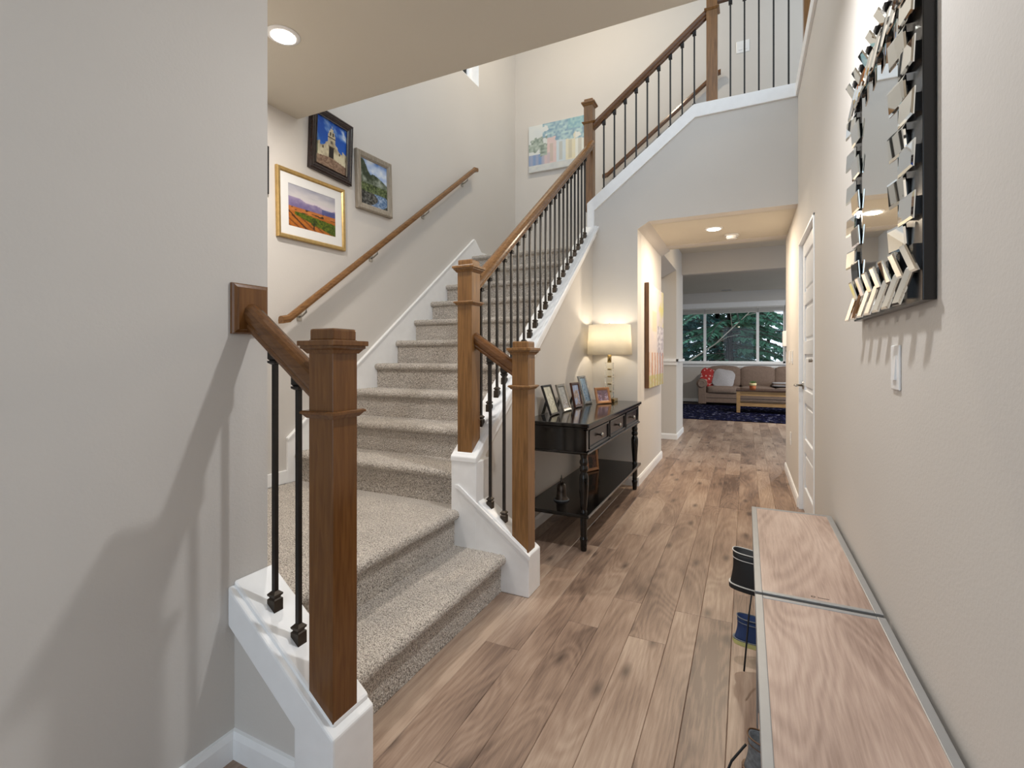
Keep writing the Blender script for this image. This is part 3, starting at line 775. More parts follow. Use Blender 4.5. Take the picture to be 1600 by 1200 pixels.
# ------------------------------------------------------------------ switches, thermostat, outlet
def switch_plate(label, loc, face, w=0.075, gang=1, h=0.12, kind='switch'):
    """face: 'x' on right wall facing -X, 'y' facing -Y"""
    t = thing('light_switch' if kind == 'switch' else 'wall_outlet', label, 'switch' if kind == 'switch' else 'outlet', loc)
    rot = (0, 0, R(-90)) if face == 'x' else (0, 0, 0)
    t.rotation_euler = rot
    put('plate', MB().box(-w / 2, w / 2, -0.006, 0, -h / 2, h / 2), 'plastic', t, bevel=0.003, world=False)
    for g in range(gang):
        c = (g - (gang - 1) / 2) * 0.046
        if kind == 'switch':
            put('rocker', MB().prism([(-0.006, -0.034), (-0.0115, -0.034), (-0.007, 0.034), (-0.006, 0.034)], 'x', c - 0.017, c + 0.017), 'plastic', t, world=False)
        else:
            put('socket', MB().box(c - 0.016, c + 0.016, -0.008, -0.004, 0.008, 0.036), 'plastic', t, world=False)
            put('socket', MB().box(c - 0.016, c + 0.016, -0.008, -0.004, -0.036, -0.008), 'plastic', t, world=False)
    return t
switch_plate('white rocker switch on the right wall below the mosaic mirror', (XR, 1.687, 1.168), 'x', 0.082, 1, 0.125)
switch_plate('wide white double switch seen between the balcony balusters', (-0.03, YF, 4.46), 'y', 0.125, 2, 0.125)
switch_plate('white wall switch beyond the door, nearer the living room', (XR, 5.36, 1.19), 'x')
switch_plate('white wall switch beyond the door, nearer the door jamb', (XR, 5.05, 1.19), 'x')
switch_plate('white outlet low on the right wall beyond the door', (XR, 5.23, 0.43), 'x', kind='outlet')
th = thing('thermostat', 'white thermostat box at the far end of the right wall', 'thermostat', (XR, 5.80, 1.38))
put('body', MB().box(XR - 0.035, XR, 5.74, 5.86, 1.30, 1.46), 'plastic', th, bevel=0.006)
put('sensor', MB().box(XR - 0.012, XR, 5.75, 5.80, 1.25, 1.30), 'silver', th, bevel=0.003)

# ------------------------------------------------------------------ framed pictures on the picture wall
def lump(a, b, t): return a + (b - a) * t
def church(u, v):
    n = fbm(u * 9 + 3, v * 9, 4)
    sky = mixc((0.16, 0.42, 0.78), (0.06, 0.28, 0.66), v)
    cl = fbm(u * 3.5 + v * 2, v * 5 + 20, 4)
    c = mixc(sky, (0.85, 0.88, 0.93), max(0, (cl - 0.52) * 4) * (0.4 + 0.6 * u))
    x = u - 0.5
    stone = mixc((0.84, 0.80, 0.68), (0.55, 0.48, 0.38), (n - 0.35) * 1.6)
    top = 0.50 + 0.08 * math.cos(x * 9) if abs(x) < 0.36 else 0.48
    if abs(x) > 0.36: top = 0.50 - (abs(x) - 0.36) * 0.4
    if abs(x) < 0.20: top = 0.62 - abs(x) * 0.5
    if abs(x) < 0.115: top = 0.735
    if abs(x) < 0.095: top = 0.80
    if abs(x) < 0.055: top = 0.85
    if abs(x) < 0.012: top = 0.91
    if v < top:
        c = stone
        if abs(abs(x) - 0.045) < 0.022 and 0.70 < v < 0.775: c = (0.16, 0.12, 0.11)
        if abs(v - 0.665) < 0.012 and abs(x) < 0.12: c = (0.22, 0.16, 0.13)
        if abs(x) < 0.075 and 0.24 < v < 0.46: c = (0.14, 0.10, 0.08) if abs(abs(x) - 0.035) > 0.006 else (0.25, 0.18, 0.13)
        if 0.46 <= v < 0.48 and abs(x) < 0.10: c = (0.35, 0.29, 0.22)
        if abs(x) < 0.03 and 0.54 < v < 0.60: c = (0.40, 0.36, 0.32)
        if abs(abs(x) - 0.27) < 0.025 and 0.37 < v < 0.42: c = (0.28, 0.22, 0.18)
        if u < 0.06 and v < 0.52: c = mixc(c, (0.10, 0.16, 0.06), 0.7)
    if v < 0.25 - 0.12 * abs(x):
        c = mixc((0.60, 0.50, 0.42), (0.38, 0.28, 0.22), (vn(u * 26, v * 40) - 0.2) * 1.0)
    return c
def vineyard(u, v):
    n = fbm(u * 12, v * 12, 4)
    if v > 0.70:
        c = mixc((0.80, 0.78, 0.78), (0.60, 0.60, 0.66), (v - 0.70) * 3 + (fbm(u * 4, v * 9, 3) - 0.5))
    elif v > 0.48:
        r = 0.66 + 0.05 * math.sin(u * 5 + 1) + 0.03 * math.sin(u * 13)
        c = mixc((0.45, 0.40, 0.56), (0.72, 0.66, 0.74), (v - 0.48) * 3 + (n - 0.5) * 0.8) if v < r else (0.82, 0.78, 0.80)
        if u > 0.7 and v < 0.62: c = mixc(c, (0.22, 0.27, 0.48), 0.6)
    elif v > 0.37:
        c = mixc((0.62, 0.34, 0.16), (0.78, 0.50, 0.26), n)
        if vn(u * 14, v * 22) > 0.68: c = (0.20, 0.16, 0.10)
    else:
        d = u - 0.05 + (0.37 - v) * 0.2
        row = math.sin((u * 0.9 + v * 1.1) * 40)
        c = mixc((0.74, 0.45, 0.16), (0.60, 0.33, 0.12), n)
        if u > 0.12 and v > 0.30 - (u - 0.12) * 0.35 and v < 0.385 - (u - 0.12) * 0.10:
            c = mixc((0.16, 0.24, 0.05), (0.42, 0.46, 0.10), vn(u * 40, v * 40))
        elif v < 0.26 and row > 0.6: c = mixc(c, (0.30, 0.16, 0.08), 0.6)
        if u < 0.35 and abs(v - (0.36 - u * 1.0)) < 0.02: c = (0.22, 0.13, 0.07)
        if (u - 0.52) ** 2 + ((v - 0.22) * 0.8) ** 2 < 0.0055: c = mixc((0.10, 0.16, 0.04), (0.35, 0.40, 0.10), vn(u * 50, v * 50))
        if abs(u - 0.52) < 0.012 and 0.04 < v < 0.2: c = (0.12, 0.08, 0.05)
    return c
def stream(u, v):
    n = fbm(u * 7, v * 9, 4); n2 = vn(u * 28, v * 36)
    ridge = 0.98 - u * 0.62 + 0.06 * math.sin(u * 14)
    ridge2 = 0.60 + 0.12 * math.sin(u * 3.2 + 0.2) * (u > 0.4)
    if v > max(ridge, ridge2): 
        return mixc((0.35, 0.50, 0.78), (0.86, 0.89, 0.93), (fbm(u * 3, v * 5, 3) - 0.25) * 2)
    if v > 0.48:
        return mixc((0.20, 0.24, 0.17), (0.62, 0.65, 0.60), (n - 0.3) * 1.9 + (n2 - 0.5) * 0.3)
    if v > 0.30:
        return mixc((0.10, 0.15, 0.05), (0.55, 0.60, 0.42), n2 * 0.9)
    b = abs(u - 0.55 - 0.3 * math.sin(v * 9)) 
    c = mixc((0.72, 0.78, 0.86), (0.30, 0.42, 0.58), n2 * 1.2)
    if b > 0.22: c = mixc((0.10, 0.10, 0.09), (0.50, 0.50, 0.48), n2)
    return c
def street(u, v):
    return mixc(street_raw(u, v), (0.86, 0.87, 0.86), 0.35)
def street_raw(u, v):
    n = fbm(u * 6, v * 6, 4); n2 = vn(u * 34, v * 26); n3 = fbm(u * 14, v * 14, 3)
    c = mixc((0.88, 0.88, 0.85), (0.80, 0.84, 0.86), n)
    if v < 0.72 and u > 0.30:
        hue = [(0.84, 0.62, 0.60), (0.72, 0.80, 0.86), (0.90, 0.82, 0.60), (0.93, 0.92, 0.86), (0.55, 0.78, 0.70)][int((u - 0.30) / 0.145) % 5]
        c = mixc(c, hue, 0.85 - 0.35 * n3)
        s = ((u - 0.30) % 0.145) / 0.145
        if 0.3 < s < 0.62 and 0.16 < v < 0.55: c = mixc(c, (0.62, 0.58, 0.50), 0.5)
    if u < 0.34 and v < 0.36:
        c = mixc((0.30, 0.46, 0.70), (0.88, 0.70, 0.66), vn(u * 22, 2)) 
    g = fbm(u * 8 + 10, v * 8, 3)
    if (u < 0.30 and 0.30 < v < 0.74 and g > 0.42): c = mixc((0.24, 0.32, 0.27), (0.66, 0.72, 0.66), n2 * 1.1)
    if v > 0.66 - 0.14 * u and u > 0.22 and g + 0.16 * (u - 0.3) > 0.46: c = mixc((0.30, 0.46, 0.60), (0.70, 0.84, 0.82), n2)
    if u > 0.62 and v > 0.78: c = mixc((0.35, 0.56, 0.66), (0.58, 0.76, 0.74), n2)
    if v < 0.14: c = mixc((0.86, 0.85, 0.82), (0.70, 0.72, 0.74), n3)
    return c
def abstract(u, v):
    return mixc(abstract_raw(u, v), (0.80, 0.76, 0.72), 0.35)
def abstract_raw(u, v):
    n = fbm(u * 5, v * 10, 4); n2 = vn(u * 30, v * 44)
    c = mixc((0.86, 0.80, 0.74), (0.72, 0.70, 0.76), n)
    if u > 0.5: c = mixc(c, (0.62, 0.62, 0.70), 0.5)
    if u > 0.62 and v > 0.62: c = mixc(c, (0.74, 0.72, 0.32), max(0, (n - 0.3) * 2.2))
    if 0.2 < u < 0.5 and 0.55 < v < 0.75: c = mixc(c, (0.86, 0.70, 0.52), 0.6)
    if 0.55 < u and 0.3 < v < 0.62: c = mixc(c, (0.45, 0.45, 0.55) if n2 > 0.5 else (0.80, 0.80, 0.86), 0.7)
    st_ = math.sin(u * 34 + 3 * n)
    if v < 0.34 and st_ > 0.2: c = mixc(c, (0.70, 0.42, 0.26) if vn(u * 9, 1) > 0.5 else (0.52, 0.30, 0.30), 0.8)
    if v < 0.12: c = mixc(c, (0.58, 0.62, 0.22), 0.6 * n2 + 0.2)
    return c

def frame_mb(w, h, b, d):
    """mitred frame ring; front at -d, back at 0"""
    mb = MB()
    o = [(-w / 2, -h / 2), (w / 2, -h / 2), (w / 2, h / 2), (-w / 2, h / 2)]
    i = [(-w / 2 + b, -h / 2 + b), (w / 2 - b, -h / 2 + b), (w / 2 - b, h / 2 - b), (-w / 2 + b, h / 2 - b)]
    for k in range(4):
        a, c, e, g = o[k], o[(k + 1) % 4], i[(k + 1) % 4], i[k]
        f_ = lambda p, y: (p[0], y, p[1])
        mid = lambda p, q, t: (p[0] + (q[0] - p[0]) * t, p[1] + (q[1] - p[1]) * t)
        a1, c1 = mid(a, g, 0.18), mid(c, e, 0.18); a2, c2 = mid(a, g, 0.75), mid(c, e, 0.75)
        pr = [(a, 0), (a, -d * 0.75), (a1, -d), (a2, -d * 0.85), (g, -d * 0.55), (g, 0)]
        qr = [(c, 0), (c, -d * 0.75), (c1, -d), (c2, -d * 0.85), (e, -d * 0.55), (e, 0)]
        v = [f_(p, y) for p, y in pr] + [f_(p, y) for p, y in qr]
        n = 6
        mb.add(v, [(j, (j + 1) % n, n + (j + 1) % n, n + j) for j in range(n)])
    return mb

def picture(name, label, loc, rot, w, h, b, d, mat, fn, nx, nz, mat_w=0.0, liner=None, pm='print'):
    t = thing(name, label, 'picture', loc, rot)
    put('frame', frame_mb(w, h, b, d), mat, t, world=False)
    put('backing', MB().box(-w / 2 + b * .5, w / 2 - b * .5, -d * 0.28, -0.001, -h / 2 + b * .5, h / 2 - b * .5), 'photo_black', t, world=False)
    iw, ih = w - 2 * b, h - 2 * b
    if mat_w:
        q0, q1 = -d * 0.46, -d * 0.30; aw, ah = iw / 2 + .002, ih / 2 + .002
        put('mat_board', MB().box(-aw, aw, q0, q1, ah - mat_w, ah).box(-aw, aw, q0, q1, -ah, -ah + mat_w).box(-aw, -aw + mat_w, q0, q1, -ah + mat_w, ah - mat_w).box(aw - mat_w, aw, q0, q1, -ah + mat_w, ah - mat_w), 'mat_board', t, world=False)
        iw -= 2 * mat_w; ih -= 2 * mat_w
    if liner:
        put('frame_liner', frame_mb(w - 2 * liner, h - 2 * liner, 0.004, d * 1.02), 'photo_pewter', t, world=False)
        put('frame_liner', frame_mb(w - 2 * b + 0.008, h - 2 * b + 0.008, 0.004, d * 0.85), 'photo_pewter', t, world=False)
    grid_print('print', iw + 0.004, ih + 0.004, fn, nx, nz, pm, t, y=-d * 0.40)
    return t
FX = R(90)   # facing +X
XP = XL + 0.002
k_ = 0.978   # wall plane correction
def on_wall(y0, y1, z0, z1): return (XP, (y0 + y1) / 2, (z0 + z1) / 2), abs(y1 - y0), abs(z1 - z0)
l, w, h = on_wall(2.375, 2.765, 2.475, 2.925)
picture('framed_picture', 'black wooden framed print of a white church under blue sky', l, (0, R(2.2), FX), w, h, 0.056, 0.032, 'black_frame', church, 70, 96, liner=0.024)
l, w, h = on_wall(2.120, 2.695, 1.966, 2.416)
picture('framed_picture', 'gold framed vineyard print with wide white mat', l, (0, R(-1.2), FX), w, h, 0.028, 0.026, 'gold', vineyard, 84, 66, mat_w=0.062)
l, w, h = on_wall(2.812, 3.213, 2.338, 2.785)
picture('framed_picture', 'grey weathered frame with a mountain stream print nearest the far corner', l, (0, R(-2.0), FX), w, h, 0.050, 0.034, 'grey_frame', stream, 60, 80)
l, w, h = on_wall(1.62, 2.064, 2.205, 2.50)
picture('framed_picture', 'thin black frame edge just showing past the left wall', l, (0, 0, FX), w, h, 0.022, 0.02, 'photo_black', stream, 20, 16, mat_w=0.05)

# canvases
def canvas(name, label, loc, rot, w, h, d, fn, nx, nz, side):
    t = thing(name, label, 'painting', loc, rot)
    put('stretcher', MB().box(-w / 2, w / 2, -d, 0, -h / 2, h / 2), side, t, world=False, bevel=0.003)
    grid_print('canvas_face', w - 0.004, h - 0.004, fn, nx, nz, 'canvas', t, y=-d - 0.001)
    return t
canvas('canvas_painting', 'pale watercolour canvas of a flowered street on the upper landing wall', (-2.055, YF - 0.001, 3.805), (0, 0, 0), 0.84, 0.582, 0.035, street, 96, 70, 'mat_board')
ac = canvas('canvas_painting', 'tall pastel abstract canvas with dark wooden edge on the hall wall', (XH + 0.001, 5.36, 1.405), (0, 0, FX), 0.93, 1.045, 0.042, abstract, 60, 90, 'rawwood')

# ------------------------------------------------------------------ mosaic mirror
mi = thing('mosaic_mirror', 'large wall mirror bordered by angled mirrored tiles over black backing', 'mirror', (XR, 1.75, 1.74))
my0, my1, mz0, mz1 = 1.370, 2.130, 1.325, 2.185
xb = XR - 0.026
put('mirror_backing', MB().box(xb, XR - 0.001, my0, my1, mz0, mz1), 'mirror_back', mi, bevel=0.002)
bw, bz = 0.17, 0.125
put('mirror_pane', MB().box(xb - 0.006, xb + 0.001, my0 + bw, my1 - bw, mz0 + bz, mz1 - bz), 'mirror', mi)
put('pane_bevel', MB().box(xb - 0.004, xb + 0.001, my0 + bw - .012, my1 - bw + .012, mz0 + bz - .012, mz1 - bz + .012), 'mirror_edge', mi)
def tile_mesh(lw, lh):
    """mirror slab in local YZ plane, front toward -X, bevelled rim"""
    b = 0.006; t = 0.005
    v = [(0, -lw / 2, -lh / 2), (0, lw / 2, -lh / 2), (0, lw / 2, lh / 2), (0, -lw / 2, lh / 2),
         (-t * .5, -lw / 2, -lh / 2), (-t * .5, lw / 2, -lh / 2), (-t * .5, lw / 2, lh / 2), (-t * .5, -lw / 2, lh / 2),
         (-t, -lw / 2 + b, -lh / 2 + b), (-t, lw / 2 - b, -lh / 2 + b), (-t, lw / 2 - b, lh / 2 - b), (-t, -lw / 2 + b, lh / 2 - b)]
    m = MB().add(v, [(0, 3, 2, 1), (0, 1, 5, 4), (1, 2, 6, 5), (2, 3, 7, 6), (3, 0, 4, 7), (4, 5, 9, 8), (5, 6, 10, 9), (6, 7, 11, 10), (7, 4, 8, 11), (8, 9, 10, 11)])
    me = m.mesh('mirror_tile'); me.materials.append(M['mirror']); return me
def chevron_mesh(lw, lh, lean):
    b = 0.005; t = 0.006
    def q(y, z): return (y + lean * z / lh, z)
    o = [q(-lw / 2, -lh / 2), q(lw / 2, -lh / 2), q(lw / 2, lh / 2), q(-lw / 2, lh / 2)]
    i_ = [q(-lw / 2 + b, -lh / 2 + b), q(lw / 2 - b, -lh / 2 + b), q(lw / 2 - b, lh / 2 - b), q(-lw / 2 + b, lh / 2 - b)]
    v = [(0, *p) for p in o] + [(-t * .5, *p) for p in o] + [(-t, *p) for p in i_]
    m = MB().add(v, [(0, 3, 2, 1), (0, 1, 5, 4), (1, 2, 6, 5), (2, 3, 7, 6), (3, 0, 4, 7), (4, 5, 9, 8), (5, 6, 10, 9), (6, 7, 11, 10), (7, 4, 8, 11), (8, 9, 10, 11)])
    me = m.mesh('mirror_tile'); me.materials.append(M['mirror']); return me
nt_ = 5
pz = (mz1 - mz0 - 0.27) / nt_
t_out = tile_mesh(0.088, pz * 0.54); t_in = tile_mesh(0.092, pz * 0.54)
blk = {}
def tile(me, y, z, tilt_y, tilt_z, ext):
    put('mirror_tile', me, None, mi, (xb - 0.013, y, z), (0, tilt_y, tilt_z))
    k_b = (round(ext[0], 4), round(ext[1], 4))
    if k_b not in blk:
        blk[k_b] = MB().box(-0.005, 0.020, -ext[0], ext[0], -ext[1], ext[1]).mesh('tile_block'); blk[k_b].materials.append(M['mirror_back'])
    put('tile_block', blk[k_b], None, mi, (xb - 0.006, y, z))
for i in range(nt_):
    z = mz0 + 0.135 + pz * (i + 0.5)
    for (yo, yi, s) in ((my0 + 0.060, my0 + 0.138, 1), (my1 - 0.036, my1 - 0.112, -1)):
        tile(t_out, yo, z + pz * 0.22, R(3), R(5 if s > 0 else 9), (0.030, pz * .18))
        tile(t_in, yi, z - pz * 0.24, R(-4), R(10 if s > 0 else 3), (0.034, pz * .18))
np_ = 7
py = (my1 - my0 - 0.02) / np_
c_lo = chevron_mesh(0.046, 0.085, -0.065); c_hi = chevron_mesh(0.042, 0.070, 0.055)
for i in range(np_):
    y = my0 + 0.01 + py * (i + 0.5)
    for (zo, zi, s) in ((mz0 + 0.042, mz0 + 0.102, 1), (mz1 - 0.042, mz1 - 0.102, -1)):
        tile(c_lo if s > 0 else c_hi, y + py * 0.18, zo, R(5 * s), R(7), (0.014, 0.03))
        tile(c_hi if s > 0 else c_lo, y - py * 0.22, zi, R(-5 * s), R(4), (0.014, 0.03))

# ------------------------------------------------------------------ bench cabinets along the right wall
def bench(label, y0, y1, mark=False):
    x0, x1, zt = 0.026, 0.366, 0.44
    t = thing('shoe_bench', label, 'cabinet', ((x0 + x1) / 2, (y0 + y1) / 2, 0))
    e = 0.022
    put('wood_top', MB().box(x0 + e - .002, x1 - e + .002, y0 + e * .8, y1 - e * .8, zt - 0.024, zt - 0.002), 'laminate', t)
    for a in ((x0, x0 + e, y0, y1), (x1 - e, x1, y0, y1)):
        put('edge_rail', MB().box(a[0], a[1], a[2], a[3], zt - 0.030, zt), 'silver', t, bevel=0.002)
    for a in ((x0 + e, x1 - e, y0, y0 + e * .8), (x0 + e, x1 - e, y1 - e * .8, y1)):
        put('edge_rail', MB().box(a[0], a[1], a[2], a[3], zt - 0.030, zt), 'silver', t, bevel=0.002)
    for yy in (y0 + .004, y1 - .022):
        for xx in (x0 + .004, x1 - .022):
            put('leg', MB().box(xx, xx + .018, yy, yy + .018, 0, zt - .03), 'silver', t, bevel=0.002)
    for zz in (0.075, 0.235):
        put('shelf', MB().box(x0 + .008, x1 - .004, y0 + .004, y1 - .004, zz - .012, zz), 'laminate', t)
    put('back_panel', MB().box(x1 - .010, x1 - .005, y0 + .02, y1 - .02, 0.06, zt - .03), 'black_gap', t)
    if mark:
        ring = MB(); n = 20
        v = []
        for i in range(n):
            a = 2 * math.pi * i / n
            for r in (0.0040, 0.0062): v.append((r * math.cos(a), r * math.sin(a) * 0.9, 0))
        ring.add(v, [(2 * i, 2 * i + 1, (2 * i + 3) % (2 * n), (2 * i + 2) % (2 * n)) for i in range(n)])
        put('maker_mark', ring, 'drawer', t, (0.192, y0 + 0.040, zt - 0.0014))
        tx = MB(); xx = 0.0
        for hh in (0.008, 0.005, 0.005, 0.005, 0.005, 0.006):
            tx.box(xx, xx + 0.0012, 0, hh, 0, 0.0003).box(xx, xx + 0.0032, 0, 0.0011, 0, 0.0003).box(xx + .0026, xx + .0036, 0, 0.005, 0, 0.0003); xx += 0.0052
        put('maker_mark', tx, 'drawer', t, (0.205, y0 + 0.036, zt - 0.0016))
    return t
bench('low shoe bench with pale oak top, the farther one with a small printed mark', 1.762, 2.745, True)
bench('low shoe bench with pale oak top, the nearer one at the picture edge', 0.755, 1.742)

# shoes poking out of the benches (heels toward the hall)
def shoe(label, loc, rz, upper, sole, accent, hi=0.10, ln=0.27, wd=0.095, boot=False):
    t = thing('shoe', label, 'shoe', loc, (0, 0, rz))
    nl, nr = 9, 28
    def ring(t_):
        hw = wd / 2 * (1 - 0.34 * t_ ** 1.2)
        xh = 0.006 * math.sin(math.pi * t_) + 0.010 * t_
        xfr = ln * (1.0 - 0.60 * t_ ** 0.75)
        c, hl_ = (xh + xfr) / 2, (xfr - xh) / 2
        out = []
        for j in range(nr):
            a = 2 * math.pi * j / nr
            ca_, sa_ = math.cos(a), math.sin(a)
            px = c + hl_ * math.copysign(abs(ca_) ** 0.8, ca_)
            out.append((px, hw * (0.90 + 0.10 * ca_ * (1 - t_)) * math.copysign(abs(sa_) ** 0.75, sa_), 0.018 + (hi - 0.018) * t_ + 0.012 * t_ * (-ca_ * 0.6)))
        return out
    v = []; fcs = []
    rings = [ring(i / (nl - 1)) for i in range(nl)]
    top = rings[-1]; cx_ = sum(p[0] for p in top) / nr
    rings.append([(cx_ + (p[0] - cx_) * 0.88, p[1] * 0.84, p[2] - 0.002) for p in top])
    rings.append([(cx_ + (p[0] - cx_) * 0.80, p[1] * 0.78, p[2] - 0.06) for p in top])
    for r_ in rings: v += r_
    for i in range(len(rings) - 1):
        for j in range(nr):
            k2 = (j + 1) % nr
            fcs.append((i * nr + j, i * nr + k2, (i + 1) * nr + k2, (i + 1) * nr + j))
    fcs.append(tuple(range(nr - 1, -1, -1))); fcs.append(tuple((len(rings) - 1) * nr + j for j in range(nr)))
    m = MB().add(v, fcs); m.sm = True
    put('upper', m, upper, t, world=False)
    base_ring = rings[0]; bc = ln / 2
    poly = [(bc + (p[0] - bc) * 1.035, p[1] * 1.09) for p in base_ring]
    put('sole', MB().prism(poly, 'z', 0, 0.022), sole, t, world=False, bevel=0.004)
    put('sole_stripe', MB().prism([(bc + (p[0] - bc) * 1.038, p[1] * 1.10) for p in base_ring], 'z', 0.0195, 0.0225), accent, t, world=False)
    put('collar_rim', MB().tube([Vector(p) + Vector((0, 0, 0.0005)) for p in top] + [Vector(top[0])], 0.0022, 6, False), accent, t, world=False)
    mid = ring(0.80)
    put('piping', MB().tube([Vector((bc + (p[0] - bc) * 1.004, p[1] * 1.01, p[2])) for p in mid] + [Vector((bc + (mid[0][0] - bc) * 1.004, 0, mid[0][2]))], 0.0015, 6, False), accent, t, world=False)
    outline = lambda s_: (0, 0.018 + (hi - 0.018) * max(0.0, min(1.0, (1 - s_) / 0.60)) ** 1.33)
    # laces
    for q in range(3):
        xx = 0.125 + q * 0.022
        zz = outline(xx / ln)[1] + 0.002
        put('lace', MB().tube([(xx, -0.024, zz - .010), (xx + .004, -0.010, zz), (xx + .004, 0.010, zz), (xx, 0.024, zz - .010)], 0.0022, 6), 'shoe_black' if upper != 'shoe_black' else accent, t, world=False)
    return t
shoe('black shoe with thin white piping sticking out of the farther bench', (-0.060, 2.25, 0.235), R(-6), 'shoe_black', 'shoe_black', 'shoe_white', 0.150, 0.28, 0.125)
shoe('blue and grey sneaker with yellow sole low under the farther bench', (-0.042, 2.11, 0.075), R(6), 'shoe_navy', 'shoe_yellow', 'shoe_grey', 0.10)
shoe('brown and grey sneaker with dangling lace at the bottom picture edge', (-0.006, 1.46, 0.075), R(-6), 'shoe_grey', 'shoe_brown', 'shoe_brown', 0.105)
tag(put('shoe_lace', MB().tube([(0.018, 1.96, 0.335), (0.010, 1.95, 0.27), (0.004, 1.93, 0.20), (-0.006, 1.88, 0.10)], 0.003, 6), 'shoe_black'), 'black lace hanging between the two benches', 'lace')
tag(put('shoe_lace', MB().tube([(0.0, 1.46, 0.15), (-0.035, 1.45, 0.10), (-0.06, 1.43, 0.04), (-0.085, 1.40, 0.005), (-0.10, 1.38, 0.005)], 0.0032, 6), 'shoe_black'), 'black lace trailing on the floor at the bottom picture edge', 'lace')

# ------------------------------------------------------------------ console table
ct_ = thing('console_table', 'black lacquered console table with three drawers and turned legs', 'table', (-1.08, 3.66, 0))
cx0, cx1, cy0, cy1 = -1.305, -0.852, 2.840, 4.480
put('table_top', MB().box(cx0, cx1, cy0, cy1, 0.765, 0.790), 'black_lacquer', ct_, bevel=0.006, seg=3)
put('top_moulding', MB().box(cx0 + .008, cx1 - .012, cy0 + .012, cy1 - .012, 0.752, 0.766), 'black_lacquer', ct_, bevel=0.004)
bx1 = cx1 - 0.022; by0, by1 = cy0 + .022, cy1 - .022
put('body', MB().box(cx0 + .01, bx1 - 0.016, by0, by1, 0.612, 0.756).box(bx1 - .018, bx1, by0, by0 + .05, 0.612, 0.756).box(bx1 - .018, bx1, by1 - .05, by1, 0.612, 0.756)
    .box(bx1 - .018, bx1, by0, by1, 0.742, 0.756).box(bx1 - .018, bx1, by0, by1, 0.612, 0.622), 'black_lacquer', ct_, bevel=0.002)
put('base_moulding', MB().box(cx0 + .006, bx1 + .010, by0 - .010, by1 + .010, 0.598, 0.614), 'black_lacquer', ct_, bevel=0.005)
dl = (by1 - by0 - 0.10 - 0.06) / 3
for i in range(3):
    a = by0 + .05 + i * (dl + .03); b = a + dl
    d = put('drawer', MB().box(bx1 - .014, bx1 - .004, a + .004, b - .004, 0.626, 0.738), 'drawer', ct_, bevel=0.002)
    put('drawer_bead', MB().box(bx1 - .008, bx1 + .005, a + .002, a + .014, 0.624, 0.740).box(bx1 - .008, bx1 + .005, b - .014, b - .002, 0.624, 0.740)
        .box(bx1 - .008, bx1 + .005, a + .002, b - .002, 0.728, 0.740).box(bx1 - .008, bx1 + .005, a + .002, b - .002, 0.624, 0.636), 'black_lacquer', d, bevel=0.003)
    put('knob', MB().lathe([(0.006, 0.0), (0.006, 0.012), (0.013, 0.018), (0.015, 0.025), (0.010, 0.031), (0.001, 0.033)], 16), 'nickel', d, (bx1 - .004, (a + b) / 2, 0.682), (0, R(90), 0))
    if i < 2: put('stile', MB().box(bx1 - .018, bx1, b, b + .03, 0.612, 0.756), 'black_lacquer', ct_)
leg_prof = [(0.017, 0.0), (0.019, 0.008), (0.021, 0.055), (0.025, 0.070), (0.024, 0.080), (0.018, 0.088), (0.021, 0.098), (0.020, 0.11), (0.0215, 0.215), (0.0215, 0.245), (0.017, 0.252), (0.020, 0.262),
            (0.022, 0.30), (0.027, 0.36), (0.030, 0.41), (0.031, 0.450), (0.027, 0.470), (0.019, 0.482), (0.018, 0.486), (0.026, 0.494), (0.028, 0.505), (0.026, 0.518), (0.019, 0.526), (0.024, 0.534), (0.027, 0.546), (0.024, 0.558), (0.020, 0.566), (0.021, 0.58), (0.027, 0.600), (0.028, 0.612)]
leg_me = MB().lathe(leg_prof, 20).mesh('leg'); leg_me.materials.append(M['black_lacquer'])
for lx in (cx0 + .045, bx1 - .028):
    for ly in (by0 + .035, by1 - .035):
        put('leg', leg_me, None, ct_, (lx, ly, 0))
put('lower_shelf', MB().box(cx0 + .004, cx1 - .004, cy0 + .004, cy1 - .004, 0.214, 0.236), 'black_lacquer', ct_, bevel=0.005, seg=3)

# lamp
LX, LY = -1.112, 4.345
lp = thing('table_lamp', 'lit table lamp with white drum shade on a stack of crystal blocks', 'lamp', (LX, LY, 0.79))
put('lamp_base', MB().box(-0.062, 0.062, -0.062, 0.062, 0, 0.030), 'brass', lp, (LX, LY, 0.7905), bevel=0.003)
for i in range(5):
    z = 0.824 + i * 0.066
    put('crystal_block', MB().box(-0.034, 0.034, -0.034, 0.034, 0, 0.054), 'crystal', lp, (LX, LY, z), bevel=0.004)
    put('spacer', MB().lathe([(0.016, 0.0), (0.020, 0.006), (0.016, 0.012)], 14), 'brass', lp, (LX, LY, z + 0.054))
put('neck', MB().lathe([(0.018, 0), (0.018, 0.07), (0.010, 0.075), (0.010, 0.11)], 14), 'brass', lp, (LX, LY, 1.150))
sh = MB(); n = 48
v = []; fcs = []
for (r, z) in ((0.200, 0), (0.186, 0.268)):
    for i in range(n):
        a = 2 * math.pi * i / n; v.append((r * math.cos(a), r * math.sin(a), z))
fcs = [(i, (i + 1) % n, n + (i + 1) % n, n + i) for i in range(n)]
sh.add(v, fcs); sh.sm = True
so = put('lamp_shade', sh, 'shade', lp, (LX, LY, 1.212))
so.modifiers.new('thick', 'SOLIDIFY').thickness = 0.0015
put('shade_spider', MB().tube([(-0.185, 0, 0.262), (0.185, 0, 0.262)], 0.002, 6).tube([(0, -0.185, 0.262), (0, 0.185, 0.262)], 0.002, 6).tube([(0, 0, 0.05), (0.04, 0, 0.10), (0.04, 0, 0.20), (0, 0, 0.262)], 0.002, 6), 'brass', lp, (LX, LY, 1.212))
